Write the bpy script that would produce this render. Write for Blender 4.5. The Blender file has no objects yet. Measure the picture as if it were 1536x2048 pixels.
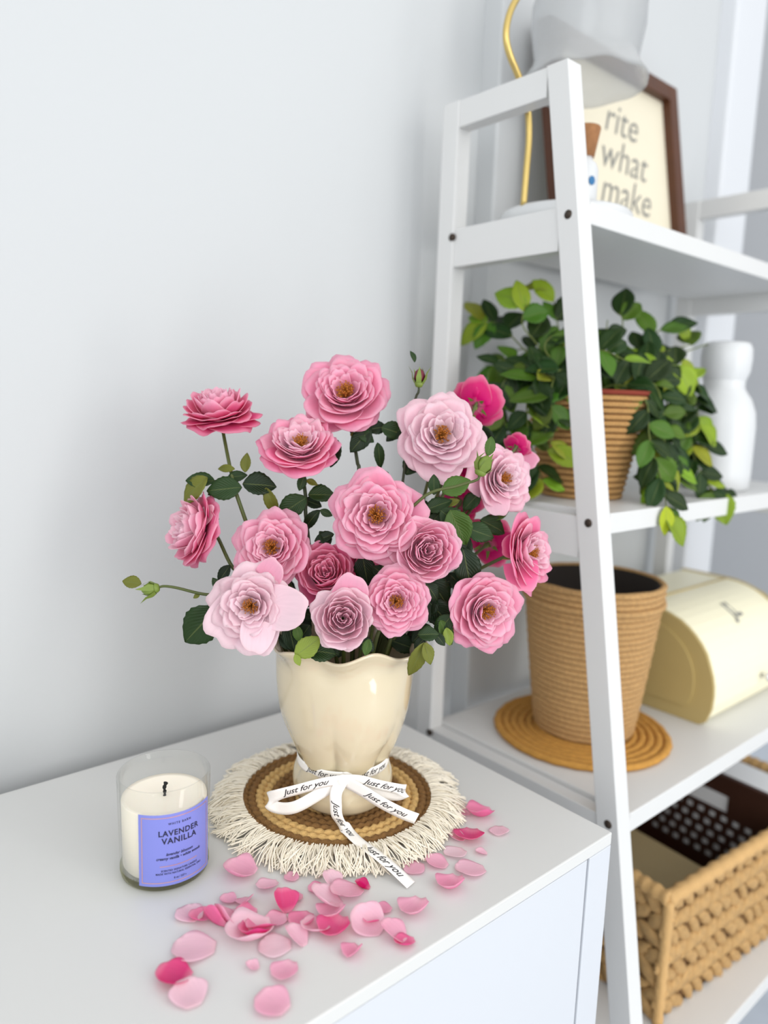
import bpy, bmesh, math, random
import numpy as np
from mathutils import Vector, Matrix

random.seed(7)
SC = bpy.context.scene
COL = SC.collection

# ------------------------------------------------------------------ camera
FPX = 1482.0                                   # focal length in pixels of a 1536 x 2048 frame
ROT = np.array([[0.7579240859, -0.0717455338, 0.6483854242],
                [-0.6514403796, -0.1355034376, 0.7465013397],
                [0.0343003168, -0.9881757925, -0.1494392568]])   # (right, down, forward) -> world
CAM = np.array([0.0, 0.0, 1.16])
cam_data = bpy.data.cameras.new('camera')
cam_data.sensor_fit = 'VERTICAL'
cam_data.sensor_height = 36.0
cam_data.sensor_width = 27.0
cam_data.lens = 36.0 * FPX / 2048.0
cam_data.clip_start = 0.02
cam_data.dof.use_dof = True
cam_data.dof.focus_distance = 0.665
cam_data.dof.aperture_fstop = 2.7
cam = bpy.data.objects.new('camera', cam_data)
COL.objects.link(cam)
_r, _u, _b = ROT @ [1, 0, 0], ROT @ [0, -1, 0], ROT @ [0, 0, -1]
cam.matrix_world = Matrix(((_r[0], _u[0], _b[0], CAM[0]), (_r[1], _u[1], _b[1], CAM[1]),
                           (_r[2], _u[2], _b[2], CAM[2]), (0, 0, 0, 1)))
SC.camera = cam

# ------------------------------------------------------------------ light
world = bpy.data.worlds.new('daylight')
SC.world = world
world.use_nodes = True
bg = world.node_tree.nodes['Background']
bg.inputs[0].default_value = (0.965, 0.985, 1.0, 1)
bg.inputs[1].default_value = 1.0

def area_light(name, loc, target, sx, sy, power, col):
    L = bpy.data.lights.new(name, 'AREA')
    L.shape = 'RECTANGLE'; L.size = sx; L.size_y = sy
    L.energy = power; L.color = col
    o = bpy.data.objects.new(name, L); COL.objects.link(o)
    o.location = loc
    d = Vector(target) - Vector(loc)
    o.rotation_euler = d.to_track_quat('-Z', 'Z').to_euler()
    return o
area_light('window_or_added_light', (0.55, -2.4, 1.9), (0.5, 0.6, 1.0), 2.8, 2.2, 20, (1.0, 0.985, 0.965))
area_light('window_or_added_light', (0.86, -1.35, 0.92), (0.5, 0.6, 0.92), 0.34, 1.7, 8, (1.0, 0.99, 0.97))  # narrow light added mid-room for the upright highlight on the vase
area_light('window_or_added_light', (-2.2, -1.5, 1.9), (0.3, 0.6, 0.9), 1.8, 1.8, 21, (0.96, 0.985, 1.0))  # fill added at the left to even out the wall, no window known there

vs = SC.view_settings
vs.view_transform = 'Standard'
vs.look = 'None'
vs.exposure = 0.34
vs.gamma = 1.0
vs.use_curve_mapping = False
SC.cycles.max_bounces = 16
SC.cycles.diffuse_bounces = 8
SC.cycles.transmission_bounces = 10
SC.cycles.transparent_max_bounces = 24

# ------------------------------------------------------------------ helpers
def lin(r, g, b):
    f = lambda c: (c / 255) / 12.92 if c / 255 <= 0.04045 else ((c / 255 + 0.055) / 1.055) ** 2.4
    return (f(r), f(g), f(b))

def at(px, py, depth):
    c = np.array([(px - 768) / FPX * depth, (py - 1024) / FPX * depth, depth])
    return Vector(CAM + ROT @ c)

def on(px, py, ax, val):
    d = ROT @ np.array([px - 768, py - 1024, FPX])
    return Vector(CAM + d * ((val - CAM[ax]) / d[ax]))

def cdir(right, up, toward):
    v = Vector(ROT @ np.array([right, -up, -toward])); v.normalize(); return v

WM = {}
def obj(name, me, parent=None, M=None):
    o = bpy.data.objects.new(name, me); COL.objects.link(o)
    M = M or Matrix.Identity(4)
    if parent is not None:
        o.parent = parent
        o.matrix_local = WM[parent.name].inverted() @ M
    else:
        o.matrix_local = M
    WM[o.name] = M
    return o

def thing(name, label, cat, loc, group=None):
    o = obj(name, None, None, Matrix.Translation(Vector(loc)))
    o.empty_display_size = 0.02
    return tag(o, label, cat, group)

def tag(o, label=None, cat=None, group=None, kind=None):
    if label: o['label'] = label
    if cat: o['category'] = cat
    if group: o['group'] = group
    if kind: o['kind'] = kind
    return o

def mk(name, verts, faces, mats, smooth=True, uvs=None, fm=None):
    me = bpy.data.meshes.new(name)
    me.from_pydata([tuple(v) for v in verts], [], faces)
    for m in (mats if isinstance(mats, (list, tuple)) else [mats]):
        me.materials.append(m)
    if smooth:
        me.polygons.foreach_set('use_smooth', [True] * len(me.polygons))
    if fm is not None:
        me.polygons.foreach_set('material_index', fm)
    if uvs is not None:
        ul = me.uv_layers.new(name='uv')
        li = np.empty(len(me.loops), dtype=np.int32); me.loops.foreach_get('vertex_index', li)
        ul.data.foreach_set('uv', np.array(uvs, dtype=np.float32)[li].ravel())
    me.update()
    return me

def box(name, x0, x1, y0, y1, z0, z1, mat, bev=0.001, seg=2):
    bm = bmesh.new()
    bmesh.ops.create_cube(bm, size=1)
    for v in bm.verts:
        v.co = Vector((x0 + (v.co.x + .5) * (x1 - x0), y0 + (v.co.y + .5) * (y1 - y0), z0 + (v.co.z + .5) * (z1 - z0)))
    if bev:
        bmesh.ops.bevel(bm, geom=bm.edges[:], offset=bev, segments=seg, affect='EDGES', profile=.5)
    me = bpy.data.meshes.new(name); bm.to_mesh(me); bm.free()
    me.materials.append(mat)
    return me

def hexa(name, c, mat, bev=0.0012):
    """a bevelled block from 8 corners: 4 at the bottom going round, then 4 at the top"""
    bm = bmesh.new()
    vs_ = [bm.verts.new(p) for p in c]
    for f in ((3, 2, 1, 0), (4, 5, 6, 7), (0, 1, 5, 4), (1, 2, 6, 5), (2, 3, 7, 6), (3, 0, 4, 7)):
        bm.faces.new([vs_[i] for i in f])
    bmesh.ops.recalc_face_normals(bm, faces=bm.faces[:])
    if bev:
        bmesh.ops.bevel(bm, geom=bm.edges[:], offset=bev, segments=2, affect='EDGES', profile=.5)
    me = bpy.data.meshes.new(name); bm.to_mesh(me); bm.free()
    me.materials.append(mat)
    return me

def lathe(name, prof, n, mat, mod=None, closed=False, cap0=False, cap1=False, smooth=True):
    vs_, fs = [], []
    for i, (r, z) in enumerate(prof):
        for k in range(n):
            a = 2 * math.pi * k / n
            rr, zz = (r, z) if mod is None else mod(i, r, z, a)
            vs_.append((rr * math.cos(a), rr * math.sin(a), zz))
    m = len(prof)
    for i in range(m if closed else m - 1):
        j = (i + 1) % m
        for k in range(n):
            q = (k + 1) % n
            fs.append((i * n + k, i * n + q, j * n + q, j * n + k))
    if cap0: fs.append(tuple(range(n))[::-1])
    if cap1: fs.append(tuple(range((m - 1) * n, m * n)))
    return mk(name, vs_, fs, mat, smooth)

def smooth_path(pts, per=6):
    P = [Vector(p) for p in pts]
    P = [P[0] * 2 - P[1]] + P + [P[-1] * 2 - P[-2]]
    out = []
    for i in range(1, len(P) - 2):
        a, b, c, d = P[i - 1], P[i], P[i + 1], P[i + 2]
        for k in range(per):
            t = k / per
            out.append(0.5 * ((2 * b) + (c - a) * t + (2 * a - 5 * b + 4 * c - d) * t * t + (3 * b - a - 3 * c + d) * t ** 3))
    out.append(P[-2].copy())
    return out

def tube_data(path, rad, n=6, cap=True, base=0):
    vs_, fs = [], []
    m = len(path)
    up = Vector((0.31, 0.17, 0.94))
    for i, p in enumerate(path):
        t = (path[min(i + 1, m - 1)] - path[max(i - 1, 0)])
        if t.length < 1e-9: t = Vector((0, 0, 1))
        t.normalize()
        s = t.cross(up)
        if s.length < 1e-4: s = t.cross(Vector((1, 0, 0)))
        s.normalize(); w = s.cross(t); up = w
        r = rad(i / (m - 1)) if callable(rad) else rad
        for k in range(n):
            a = 2 * math.pi * k / n
            vs_.append(p + s * (math.cos(a) * r) + w * (math.sin(a) * r))
    for i in range(m - 1):
        for k in range(n):
            q = (k + 1) % n
            fs.append((base + i * n + k, base + i * n + q, base + (i + 1) * n + q, base + (i + 1) * n + k))
    if cap:
        fs.append(tuple(base + k for k in range(n))[::-1])
        fs.append(tuple(base + (m - 1) * n + k for k in range(n)))
    return vs_, fs

def tube(name, path, rad, mat, n=6):
    v, f = tube_data([Vector(p) for p in path], rad, n)
    return mk(name, v, f, mat)

def join(parts):
    V, Fc = [], []
    for v, f in parts:
        b = len(V); V += list(v); Fc += [tuple(i + b for i in q) for q in f]
    return V, Fc

def torus_data(R, r, nR=48, nr=8, z=0.0, mod=None, flat=1.0):
    vs_, fs = [], []
    for i in range(nR):
        a = 2 * math.pi * i / nR
        for k in range(nr):
            b = 2 * math.pi * k / nr
            rr = r if mod is None else r * mod(a, b)
            vs_.append(((R + rr * math.cos(b)) * math.cos(a), (R + rr * math.cos(b)) * math.sin(a), z + flat * rr * math.sin(b)))
    for i in range(nR):
        for k in range(nr):
            fs.append((i * nr + k, ((i + 1) % nR) * nr + k, ((i + 1) % nR) * nr + (k + 1) % nr, i * nr + (k + 1) % nr))
    return vs_, fs

# text as flat mesh data: list of (x, y) vertices and faces, centred on x, baseline y = 0
def text_data(s, size, bold=0.0, shear=0.0, spacing=1.0):
    cu = bpy.data.curves.new('lettering', 'FONT')
    cu.body = s; cu.size = size; cu.align_x = 'CENTER'
    cu.offset = bold; cu.shear = shear; cu.space_character = spacing
    cu.resolution_u = 3
    o = bpy.data.objects.new('lettering', cu); COL.objects.link(o)
    dg = bpy.context.evaluated_depsgraph_get()
    me = bpy.data.meshes.new_from_object(o.evaluated_get(dg))
    V = [(v.co.x, v.co.y) for v in me.vertices]
    Fc = [tuple(p.vertices) for p in me.polygons]
    bpy.data.objects.remove(o); bpy.data.curves.remove(cu); bpy.data.meshes.remove(me)
    return V, Fc

# ------------------------------------------------------------------ materials
def mat(name, col, rough=.5, metal=0.0, spec=.5, noise=0.0, nscale=30.0, bump=0.0, bscale=80.0, coat=0.0, sheen=0.0, trans=0.0):
    m = bpy.data.materials.new(name); m.use_nodes = True
    nt = m.node_tree; N = nt.nodes; L = nt.links
    b = N['Principled BSDF']
    b.inputs['Base Color'].default_value = (*col, 1)
    b.inputs['Roughness'].default_value = rough
    b.inputs['Metallic'].default_value = metal
    b.inputs['Specular IOR Level'].default_value = spec
    b.inputs['Coat Weight'].default_value = coat
    b.inputs['Sheen Weight'].default_value = sheen
    b.inputs['Transmission Weight'].default_value = trans
    tc = N.new('ShaderNodeTexCoord')
    if noise:
        n = N.new('ShaderNodeTexNoise'); n.inputs['Scale'].default_value = nscale; n.inputs['Detail'].default_value = 5
        L.new(tc.outputs['Object'], n.inputs['Vector'])
        mx = N.new('ShaderNodeMixRGB'); mx.blend_type = 'MIX'
        mx.inputs[1].default_value = (*[c * (1 - noise) for c in col], 1)
        mx.inputs[2].default_value = (*[min(1, c * (1 + noise)) for c in col], 1)
        L.new(n.outputs['Fac'], mx.inputs[0]); L.new(mx.outputs[0], b.inputs['Base Color'])
    if bump:
        n2 = N.new('ShaderNodeTexNoise'); n2.inputs['Scale'].default_value = bscale; n2.inputs['Detail'].default_value = 4
        L.new(tc.outputs['Object'], n2.inputs['Vector'])
        bp = N.new('ShaderNodeBump'); bp.inputs['Strength'].default_value = bump; bp.inputs['Distance'].default_value = .002
        L.new(n2.outputs['Fac'], bp.inputs['Height']); L.new(bp.outputs[0], b.inputs['Normal'])
    return m

M = {}
M['wall'] = mat('wall_paint', (.535, .549, .555), .75, noise=.012, nscale=3, bump=.06, bscale=160)
M['grey_wall'] = mat('grey_wall_paint', (.50, .51, .525), .8, noise=.03, nscale=2)
M['trim'] = mat('trim_paint', (.66, .675, .70), .45)
M['floor'] = mat('floor_tiles', (.50, .54, .60), .35, noise=.08, nscale=5)
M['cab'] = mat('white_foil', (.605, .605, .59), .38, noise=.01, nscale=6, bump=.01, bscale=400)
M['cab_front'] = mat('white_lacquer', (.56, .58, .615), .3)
M['ladder'] = mat('white_painted_wood', (.645, .645, .635), .42, noise=.02, nscale=14, bump=.04, bscale=90)
M['bolt'] = mat('dark_bolt', (.045, .03, .02), .5, metal=.4)
M['vase'] = mat('cream_glaze', lin(209, 196, 166), .12, noise=.03, nscale=9, coat=.6)
M['vase_in'] = mat('cream_glaze_inside', lin(205, 188, 150), .3)
M['ribbon'] = mat('white_satin_ribbon', lin(246, 243, 238), .42, bump=.08, bscale=900, sheen=.2)
M['ink'] = mat('black_print', (.012, .012, .016), .6)
M['navy'] = mat('navy_print', (.010, .012, .045), .5)
M['lav'] = mat('lavender_paper', lin(122, 129, 204), .5, noise=.02, nscale=40)
M['copper'] = mat('copper_foil', lin(214, 165, 160), .3, metal=.55)
M['wax'] = mat('cream_wax', lin(247, 238, 222), .4, noise=.01, nscale=20)
M['wax'].node_tree.nodes['Principled BSDF'].inputs['Subsurface Weight'].default_value = .25
M['wax'].node_tree.nodes['Principled BSDF'].inputs['Subsurface Radius'].default_value = (.01, .008, .006)
def thin_glass(name, tint, haze, hcol, rough=.03):
    """see-through glass wall: clear transmission, a little haze, mirror reflection by Fresnel"""
    m = bpy.data.materials.new(name); m.use_nodes = True
    nt = m.node_tree; N = nt.nodes; L = nt.links
    N.remove(N['Principled BSDF']); out = N['Material Output']
    tr = N.new('ShaderNodeBsdfTransparent'); tr.inputs[0].default_value = (*tint, 1)
    tl = N.new('ShaderNodeBsdfTranslucent'); tl.inputs[0].default_value = (*hcol, 1)
    df = N.new('ShaderNodeBsdfDiffuse'); df.inputs[0].default_value = (*hcol, 1)
    hz = N.new('ShaderNodeMixShader'); hz.inputs[0].default_value = .5
    L.new(tl.outputs[0], hz.inputs[1]); L.new(df.outputs[0], hz.inputs[2])
    m1 = N.new('ShaderNodeMixShader'); m1.inputs[0].default_value = haze
    L.new(tr.outputs[0], m1.inputs[1]); L.new(hz.outputs[0], m1.inputs[2])
    gl = N.new('ShaderNodeBsdfGlossy'); gl.inputs['Roughness'].default_value = rough
    lw = N.new('ShaderNodeLayerWeight'); lw.inputs[0].default_value = .5
    pw = N.new('ShaderNodeMath'); pw.operation = 'POWER'; pw.inputs[1].default_value = 4.0; L.new(lw.outputs['Facing'], pw.inputs[0])
    ma = N.new('ShaderNodeMath'); ma.operation = 'MULTIPLY_ADD'; ma.inputs[1].default_value = .55; ma.inputs[2].default_value = .03; L.new(pw.outputs[0], ma.inputs[0])
    m2 = N.new('ShaderNodeMixShader'); L.new(ma.outputs[0], m2.inputs[0])
    L.new(m1.outputs[0], m2.inputs[1]); L.new(gl.outputs[0], m2.inputs[2])
    L.new(m2.outputs[0], out.inputs[0])
    return m
M['glass'] = thin_glass('clear_glass', (.99, .992, .985), .006, (.8, .82, .78))
M['glass_base'] = thin_glass('thick_glass_base', (.80, .80, .66), .12, (.62, .60, .44))
M['frost'] = thin_glass('frosted_glass', (.90, .905, .91), .34, (.80, .81, .815), .25)
M['wick'] = mat('charred_wick', (.006, .006, .006), .9)
M['jute_dark'] = mat('dark_jute', lin(128, 92, 48), .9, noise=.35, nscale=160, bump=.9, bscale=420)
M['jute_light'] = mat('light_jute', lin(206, 168, 106), .9, noise=.25, nscale=160, bump=.9, bscale=420)
M['fringe'] = mat('cotton_fringe', lin(240, 232, 214), .9, sheen=.3)
M['rope'] = mat('rope', lin(190, 150, 98), .9, noise=.5, nscale=26, bump=1.0, bscale=60)
M['rope_mat'] = mat('rope_mat', lin(190, 138, 62), .9, noise=.3, nscale=110, bump=.9, bscale=260)
M['seagrass'] = mat('seagrass', lin(200, 154, 94), .85, noise=.4, nscale=26, bump=1.0, bscale=60)
M['pot_in'] = mat('dark_pot_inside', (.018, .012, .009), .8)
M['terracotta'] = mat('terracotta', lin(120, 40, 18), .8, noise=.1)
M['soil'] = mat('soil', (.02, .013, .008), .95, noise=.5, nscale=200, bump=1, bscale=200)
M['hyacinth'] = mat('water_hyacinth', lin(200, 160, 104), .75, noise=.5, nscale=3, bump=.6, bscale=140)
M['dark_inner'] = mat('basket_inside', lin(96, 66, 34), .9, noise=.3, nscale=80)  # dark brown so the gaps between the strands read as shade
M['crate'] = mat('dark_brown_plastic', lin(54, 26, 14), .5, noise=.1, nscale=20)
M['cream_enamel'] = mat('cream_enamel', lin(240, 234, 205), .35, noise=.01)
M['cream_end'] = mat('cream_enamel_end', lin(178, 158, 104), .45, noise=.03)
M['gold'] = mat('brass', lin(205, 180, 112), .35, metal=.9)
M['white_cer'] = mat('white_ceramic', (.62, .63, .635), .35)
M['frame'] = mat('brown_wood', lin(78, 40, 14), .5, noise=.3, nscale=30, bump=.1)
M['paper'] = mat('cream_paper', lin(222, 214, 192), .8, noise=.02)
M['cork'] = mat('cork', lin(150, 104, 66), .9, noise=.3, nscale=150)
M['blue'] = mat('blue_print', lin(20, 100, 150), .5)
M['red'] = mat('red_print', lin(110, 18, 22), .5)
M['stem'] = mat('rose_stem', lin(74, 84, 34), .55, noise=.25, nscale=60)
M['stem_dark'] = mat('rose_stem_dark', lin(44, 52, 26), .55, noise=.25, nscale=60)
M['sepal'] = mat('green_sepal', lin(108, 128, 48), .55, noise=.2, nscale=90)
M['bud_red'] = mat('dark_red_bud', lin(96, 14, 34), .5, noise=.2, nscale=90)
M['stamen'] = mat('golden_stamens', lin(206, 142, 52), .7, noise=.3, nscale=300)
M['anther'] = mat('amber_anthers', lin(176, 106, 30), .8, noise=.4, nscale=300)
M['vine'] = mat('ivy_vine', lin(92, 104, 40), .6, noise=.2)
M['brown_edge'] = mat('withered_brown', lin(96, 58, 34), .8, noise=.3, nscale=200)

M['grey_ink'] = mat('grey_ink', lin(128, 128, 124), .8)
M['chrome'] = mat('chrome', (.7, .7, .72), .2, metal=1)
M['paper2'] = mat('beige_cover', lin(170, 150, 110), .6)

M['bright_backing'] = mat('white_backing', (.8, .81, .82), .9, bump=.5, bscale=300)  # white of the block added behind the crate's holes

def petal_mat(name, hue_dark):
    m = bpy.data.materials.new(name); m.use_nodes = True
    nt = m.node_tree; N = nt.nodes; L = nt.links
    b = N['Principled BSDF']; out = N['Material Output']
    oi = N.new('ShaderNodeObjectInfo')
    uv = N.new('ShaderNodeUVMap'); uv.uv_map = 'uv'
    sp = N.new('ShaderNodeSeparateXYZ'); L.new(uv.outputs[0], sp.inputs[0])
    # faint veins along the petal
    mp = N.new('ShaderNodeMapping'); mp.inputs['Scale'].default_value = (26, 2.0, 1)
    L.new(uv.outputs[0], mp.inputs['Vector'])
    nz = N.new('ShaderNodeTexNoise'); nz.inputs['Scale'].default_value = 1.0; nz.inputs['Detail'].default_value = 3
    L.new(mp.outputs[0], nz.inputs['Vector'])
    # paler rim and creamy claw belong to the petal itself
    rp = N.new('ShaderNodeValToRGB')
    e = rp.color_ramp.elements
    e[0].position = 0.0; e[0].color = (.45, .45, .45, 1)
    e[1].position = .28; e[1].color = (0, 0, 0, 1)
    k = e.new(.80); k.color = (.06, .06, .06, 1)
    k = e.new(1.0); k.color = (.42, .42, .42, 1)
    L.new(sp.outputs[1], rp.inputs[0])
    mx = N.new('ShaderNodeMixRGB'); mx.inputs[2].default_value = (.96, .76, .79, 1)
    if hue_dark:
        hs = N.new('ShaderNodeHueSaturation'); hs.inputs['Saturation'].default_value = 1.22; hs.inputs['Value'].default_value = .95
        L.new(oi.outputs['Color'], hs.inputs['Color']); L.new(hs.outputs[0], mx.inputs[1])
    else:
        L.new(oi.outputs['Color'], mx.inputs[1])
    L.new(rp.outputs[0], mx.inputs[0])
    vr = N.new('ShaderNodeMapRange'); vr.inputs[3].default_value = .93; vr.inputs[4].default_value = 1.05
    L.new(nz.outputs['Fac'], vr.inputs[0])
    br = N.new('ShaderNodeMixRGB'); br.blend_type = 'MULTIPLY'; br.inputs[0].default_value = 1.0
    L.new(mx.outputs[0], br.inputs[1]); L.new(vr.outputs[0], br.inputs[2])
    L.new(br.outputs[0], b.inputs['Base Color'])
    b.inputs['Roughness'].default_value = .55
    b.inputs['Specular IOR Level'].default_value = .25
    bp = N.new('ShaderNodeBump'); bp.inputs['Strength'].default_value = .12; bp.inputs['Distance'].default_value = .001
    L.new(nz.outputs['Fac'], bp.inputs['Height']); L.new(bp.outputs[0], b.inputs['Normal'])
    tr = N.new('ShaderNodeBsdfTranslucent'); L.new(br.outputs[0], tr.inputs[0])
    ms = N.new('ShaderNodeMixShader'); ms.inputs[0].default_value = .52
    L.new(b.outputs[0], ms.inputs[1]); L.new(tr.outputs[0], ms.inputs[2])
    L.new(ms.outputs[0], out.inputs[0])
    return m
M['petal'] = petal_mat('petal_face', False)
M['petal_back'] = petal_mat('petal_reverse', True)

def leaf_mat(name, back):
    m = bpy.data.materials.new(name); m.use_nodes = True
    nt = m.node_tree; N = nt.nodes; L = nt.links
    b = N['Principled BSDF']; out = N['Material Output']
    oi = N.new('ShaderNodeObjectInfo')
    uv = N.new('ShaderNodeUVMap'); uv.uv_map = 'uv'
    sp = N.new('ShaderNodeSeparateXYZ'); L.new(uv.outputs[0], sp.inputs[0])
    # pale midrib, side veins
    a = N.new('ShaderNodeMath'); a.operation = 'SUBTRACT'; a.inputs[1].default_value = .5; L.new(sp.outputs[0], a.inputs[0])
    ab = N.new('ShaderNodeMath'); ab.operation = 'ABSOLUTE'; L.new(a.outputs[0], ab.inputs[0])
    lt = N.new('ShaderNodeMath'); lt.operation = 'LESS_THAN'; lt.inputs[1].default_value = .022; L.new(ab.outputs[0], lt.inputs[0])
    sv = N.new('ShaderNodeMath'); sv.operation = 'MULTIPLY_ADD'; sv.inputs[1].default_value = -1.1
    L.new(ab.outputs[0], sv.inputs[0]); L.new(sp.outputs[1], sv.inputs[2])
    sw = N.new('ShaderNodeMath'); sw.operation = 'MULTIPLY'; sw.inputs[1].default_value = 55; L.new(sv.outputs[0], sw.inputs[0])
    sn = N.new('ShaderNodeMath'); sn.operation = 'SINE'; L.new(sw.outputs[0], sn.inputs[0])
    mx = N.new('ShaderNodeMixRGB'); L.new(oi.outputs['Color'], mx.inputs[1])
    mx.inputs[2].default_value = (.16, .20, .06, 1)
    ml = N.new('ShaderNodeMath'); ml.operation = 'MULTIPLY'; ml.inputs[1].default_value = .45; L.new(lt.outputs[0], ml.inputs[0])
    L.new(ml.outputs[0], mx.inputs[0])
    hs = N.new('ShaderNodeHueSaturation'); hs.inputs['Saturation'].default_value = .8 if back else 1.0
    hs.inputs['Value'].default_value = 1.35 if back else 1.0
    L.new(mx.outputs[0], hs.inputs['Color']); L.new(hs.outputs[0], b.inputs['Base Color'])
    b.inputs['Roughness'].default_value = .6 if back else .42
    b.inputs['Specular IOR Level'].default_value = .3
    bp = N.new('ShaderNodeBump'); bp.inputs['Strength'].default_value = .25; bp.inputs['Distance'].default_value = .0006
    L.new(sn.outputs[0], bp.inputs['Height']); L.new(bp.outputs[0], b.inputs['Normal'])
    tr = N.new('ShaderNodeBsdfTranslucent'); L.new(hs.outputs[0], tr.inputs[0])
    ms = N.new('ShaderNodeMixShader'); ms.inputs[0].default_value = .25
    L.new(b.outputs[0], ms.inputs[1]); L.new(tr.outputs[0], ms.inputs[2])
    L.new(ms.outputs[0], out.inputs[0])
    return m
M['leaf'] = leaf_mat('leaf_upper', False)
M['leaf_back'] = leaf_mat('leaf_under', True)

# two-sided thin sheet from a grid of points: upper side slot 0, underside slot 1
def sheet(name, P, thick, mats):
    nv, nu = P.shape[:2]
    du = np.gradient(P, axis=1); dv = np.gradient(P, axis=0)
    n = np.cross(du, dv); n /= (np.linalg.norm(n, axis=2, keepdims=True) + 1e-12)
    A = P + n * thick / 2; B = P - n * thick / 2
    V = np.concatenate([A.reshape(-1, 3), B.reshape(-1, 3)])
    K = nv * nu
    fs, fm = [], []
    g = lambda i, j: i * nu + j
    for i in range(nv - 1):
        for j in range(nu - 1):
            fs.append((g(i, j), g(i, j + 1), g(i + 1, j + 1), g(i + 1, j))); fm.append(0)
            fs.append((K + g(i + 1, j), K + g(i + 1, j + 1), K + g(i, j + 1), K + g(i, j))); fm.append(1)
    rim = [g(0, j) for j in range(nu)] + [g(i, nu - 1) for i in range(1, nv)] + \
          [g(nv - 1, j) for j in range(nu - 2, -1, -1)] + [g(i, 0) for i in range(nv - 2, 0, -1)]
    for a, b in zip(rim, rim[1:] + rim[:1]):
        fs.append((b, a, K + a, K + b)); fm.append(1)
    U = [(j / (nu - 1), i / (nv - 1)) for i in range(nv) for j in range(nu)] * 2
    return mk(name, V, fs, mats, True, U, fm)

# ------------------------------------------------------------------ the room
TZ = 0.75                                        # cabinet top
def struct(name, me, label=None):
    return tag(obj(name, me), label, None, None, 'structure')

struct('floor', box('floor', -3, 4.2, -3.2, 3.2, -.1, 0, M['floor'], 0), 'pale blue grey floor')
struct('wall_back', box('wall_back', -3, .93, .822, .96, 0, 2.7, M['wall'], 0), 'plain white painted wall behind the cabinet')
struct('wall_niche', box('wall_niche', .878, 1.54, .786, .95, 0, 2.7, M['wall'], .004), 'white wall panel behind the ladder shelf')
struct('trim_1', box('trim_1', 1.512, 1.637, .752, .95, 0, 2.7, M['trim'], .006), 'white corner trim at the end of the wall')
struct('wall_hall', box('wall_hall', 1.4, 4.2, 2.3, 2.4, 0, 3.6, M['grey_wall'], 0), 'grey wall of the space beyond')
struct('wall_side', box('wall_side', 4.1, 4.2, -3.2, 2.3, 0, 3.6, M['grey_wall'], 0), 'grey side wall of the space beyond')

# ------------------------------------------------------------------ cabinet
cab = thing('cabinet', 'low white cabinet carrying the vase and candle', 'cabinet', (.1, .56, 0))
CX0, CX1, CY0, CY1 = -.70, .6165, .353, .779
obj('top_panel', box('top_panel', CX0, CX1, CY0, CY1, TZ - .013, TZ, M['cab'], .0012), cab)
obj('side_panel', box('side_panel', CX1 - .036, CX1, CY0, CY1, .06, TZ - .0132, M['cab_front'], .001), cab)
obj('side_panel', box('side_panel', CX0, CX0 + .036, CY0, CY1, .06, TZ - .0132, M['cab_front'], .001), cab)
obj('back_panel', box('back_panel', CX0 + .036, CX1 - .036, CY1 - .01, CY1, .06, TZ - .0132, M['cab'], 0), cab)
obj('bottom_panel', box('bottom_panel', CX0 + .036, CX1 - .036, CY0 + .002, CY1 - .01, .06, .078, M['cab'], 0), cab)
for a, b in ((CX0 + .0375, -.062), (-.0595, CX1 - .0375)):
    obj('door', box('door', a, b, CY0 + .0015, CY0 + .02, .08, TZ - .0148, M['cab_front'], .001), cab)
for x in (CX0 + .05, CX1 - .09):
    for y in (CY0 + .03, CY1 - .07):
        obj('leg', box('leg', x, x + .04, y, y + .04, 0, .06, M['cab'], .002), cab)

# ------------------------------------------------------------------ ladder shelf
XL, XLi, XRi, XR = .744, .770, 1.400, 1.426
YB0, YB1, LT = .735, .764, 1.553
yf = lambda z: .4189 + .165 * (z - .6716)
lad = thing('ladder_shelf', 'tall white wooden ladder shelf beside the cabinet, front legs slanting out', 'shelf', (1.08, .56, 0))
for x0, x1 in ((XL, XLi), (XRi, XR)):
    obj('leg', hexa('leg', [(x0, yf(0), 0), (x1, yf(0), 0), (x1, yf(0) + .030, 0), (x0, yf(0) + .030, 0),
                            (x0, yf(LT), LT), (x1, yf(LT), LT), (x1, yf(LT) + .030, LT), (x0, yf(LT) + .030, LT)], M['ladder']), lad)
    obj('leg', box('leg', x0, x1, YB0, YB1, 0, LT, M['ladder'], .0015), lad)
    obj('top_rail', box('top_rail', x0 + .002, x1 - .002, yf(LT) + .0295, YB0 + .0005, LT - .034, LT - .0005, M['ladder'], .001), lad)
SHELF = [1.397, 1.037, .683, .325]
for zt in SHELF:
    y0 = yf(zt - .012)
    obj('shelf', box('shelf', XLi - .0005, XRi + .0005, y0, YB0 + .01, zt - .025, zt, M['ladder'], .0015), lad)
    for x0, x1 in ((XL, XLi), (XRi, XR)):
        obj('side_rail', box('side_rail', x0 + .003, x1 - .0008, yf(zt - .03) + .0295, YB0 + .0005, zt - .056, zt - .006, M['ladder'], .001), lad)
for zb in (1.380, 1.0255, .672, .318):
    for y in (yf(zb) + .0135, .7365 + .0005):
        bl = tube('bolt', [(XL - .0006, y, zb), (XL + .004, y, zb)], .0052, M['bolt'], 12)
        obj('bolt', bl, lad)

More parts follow.
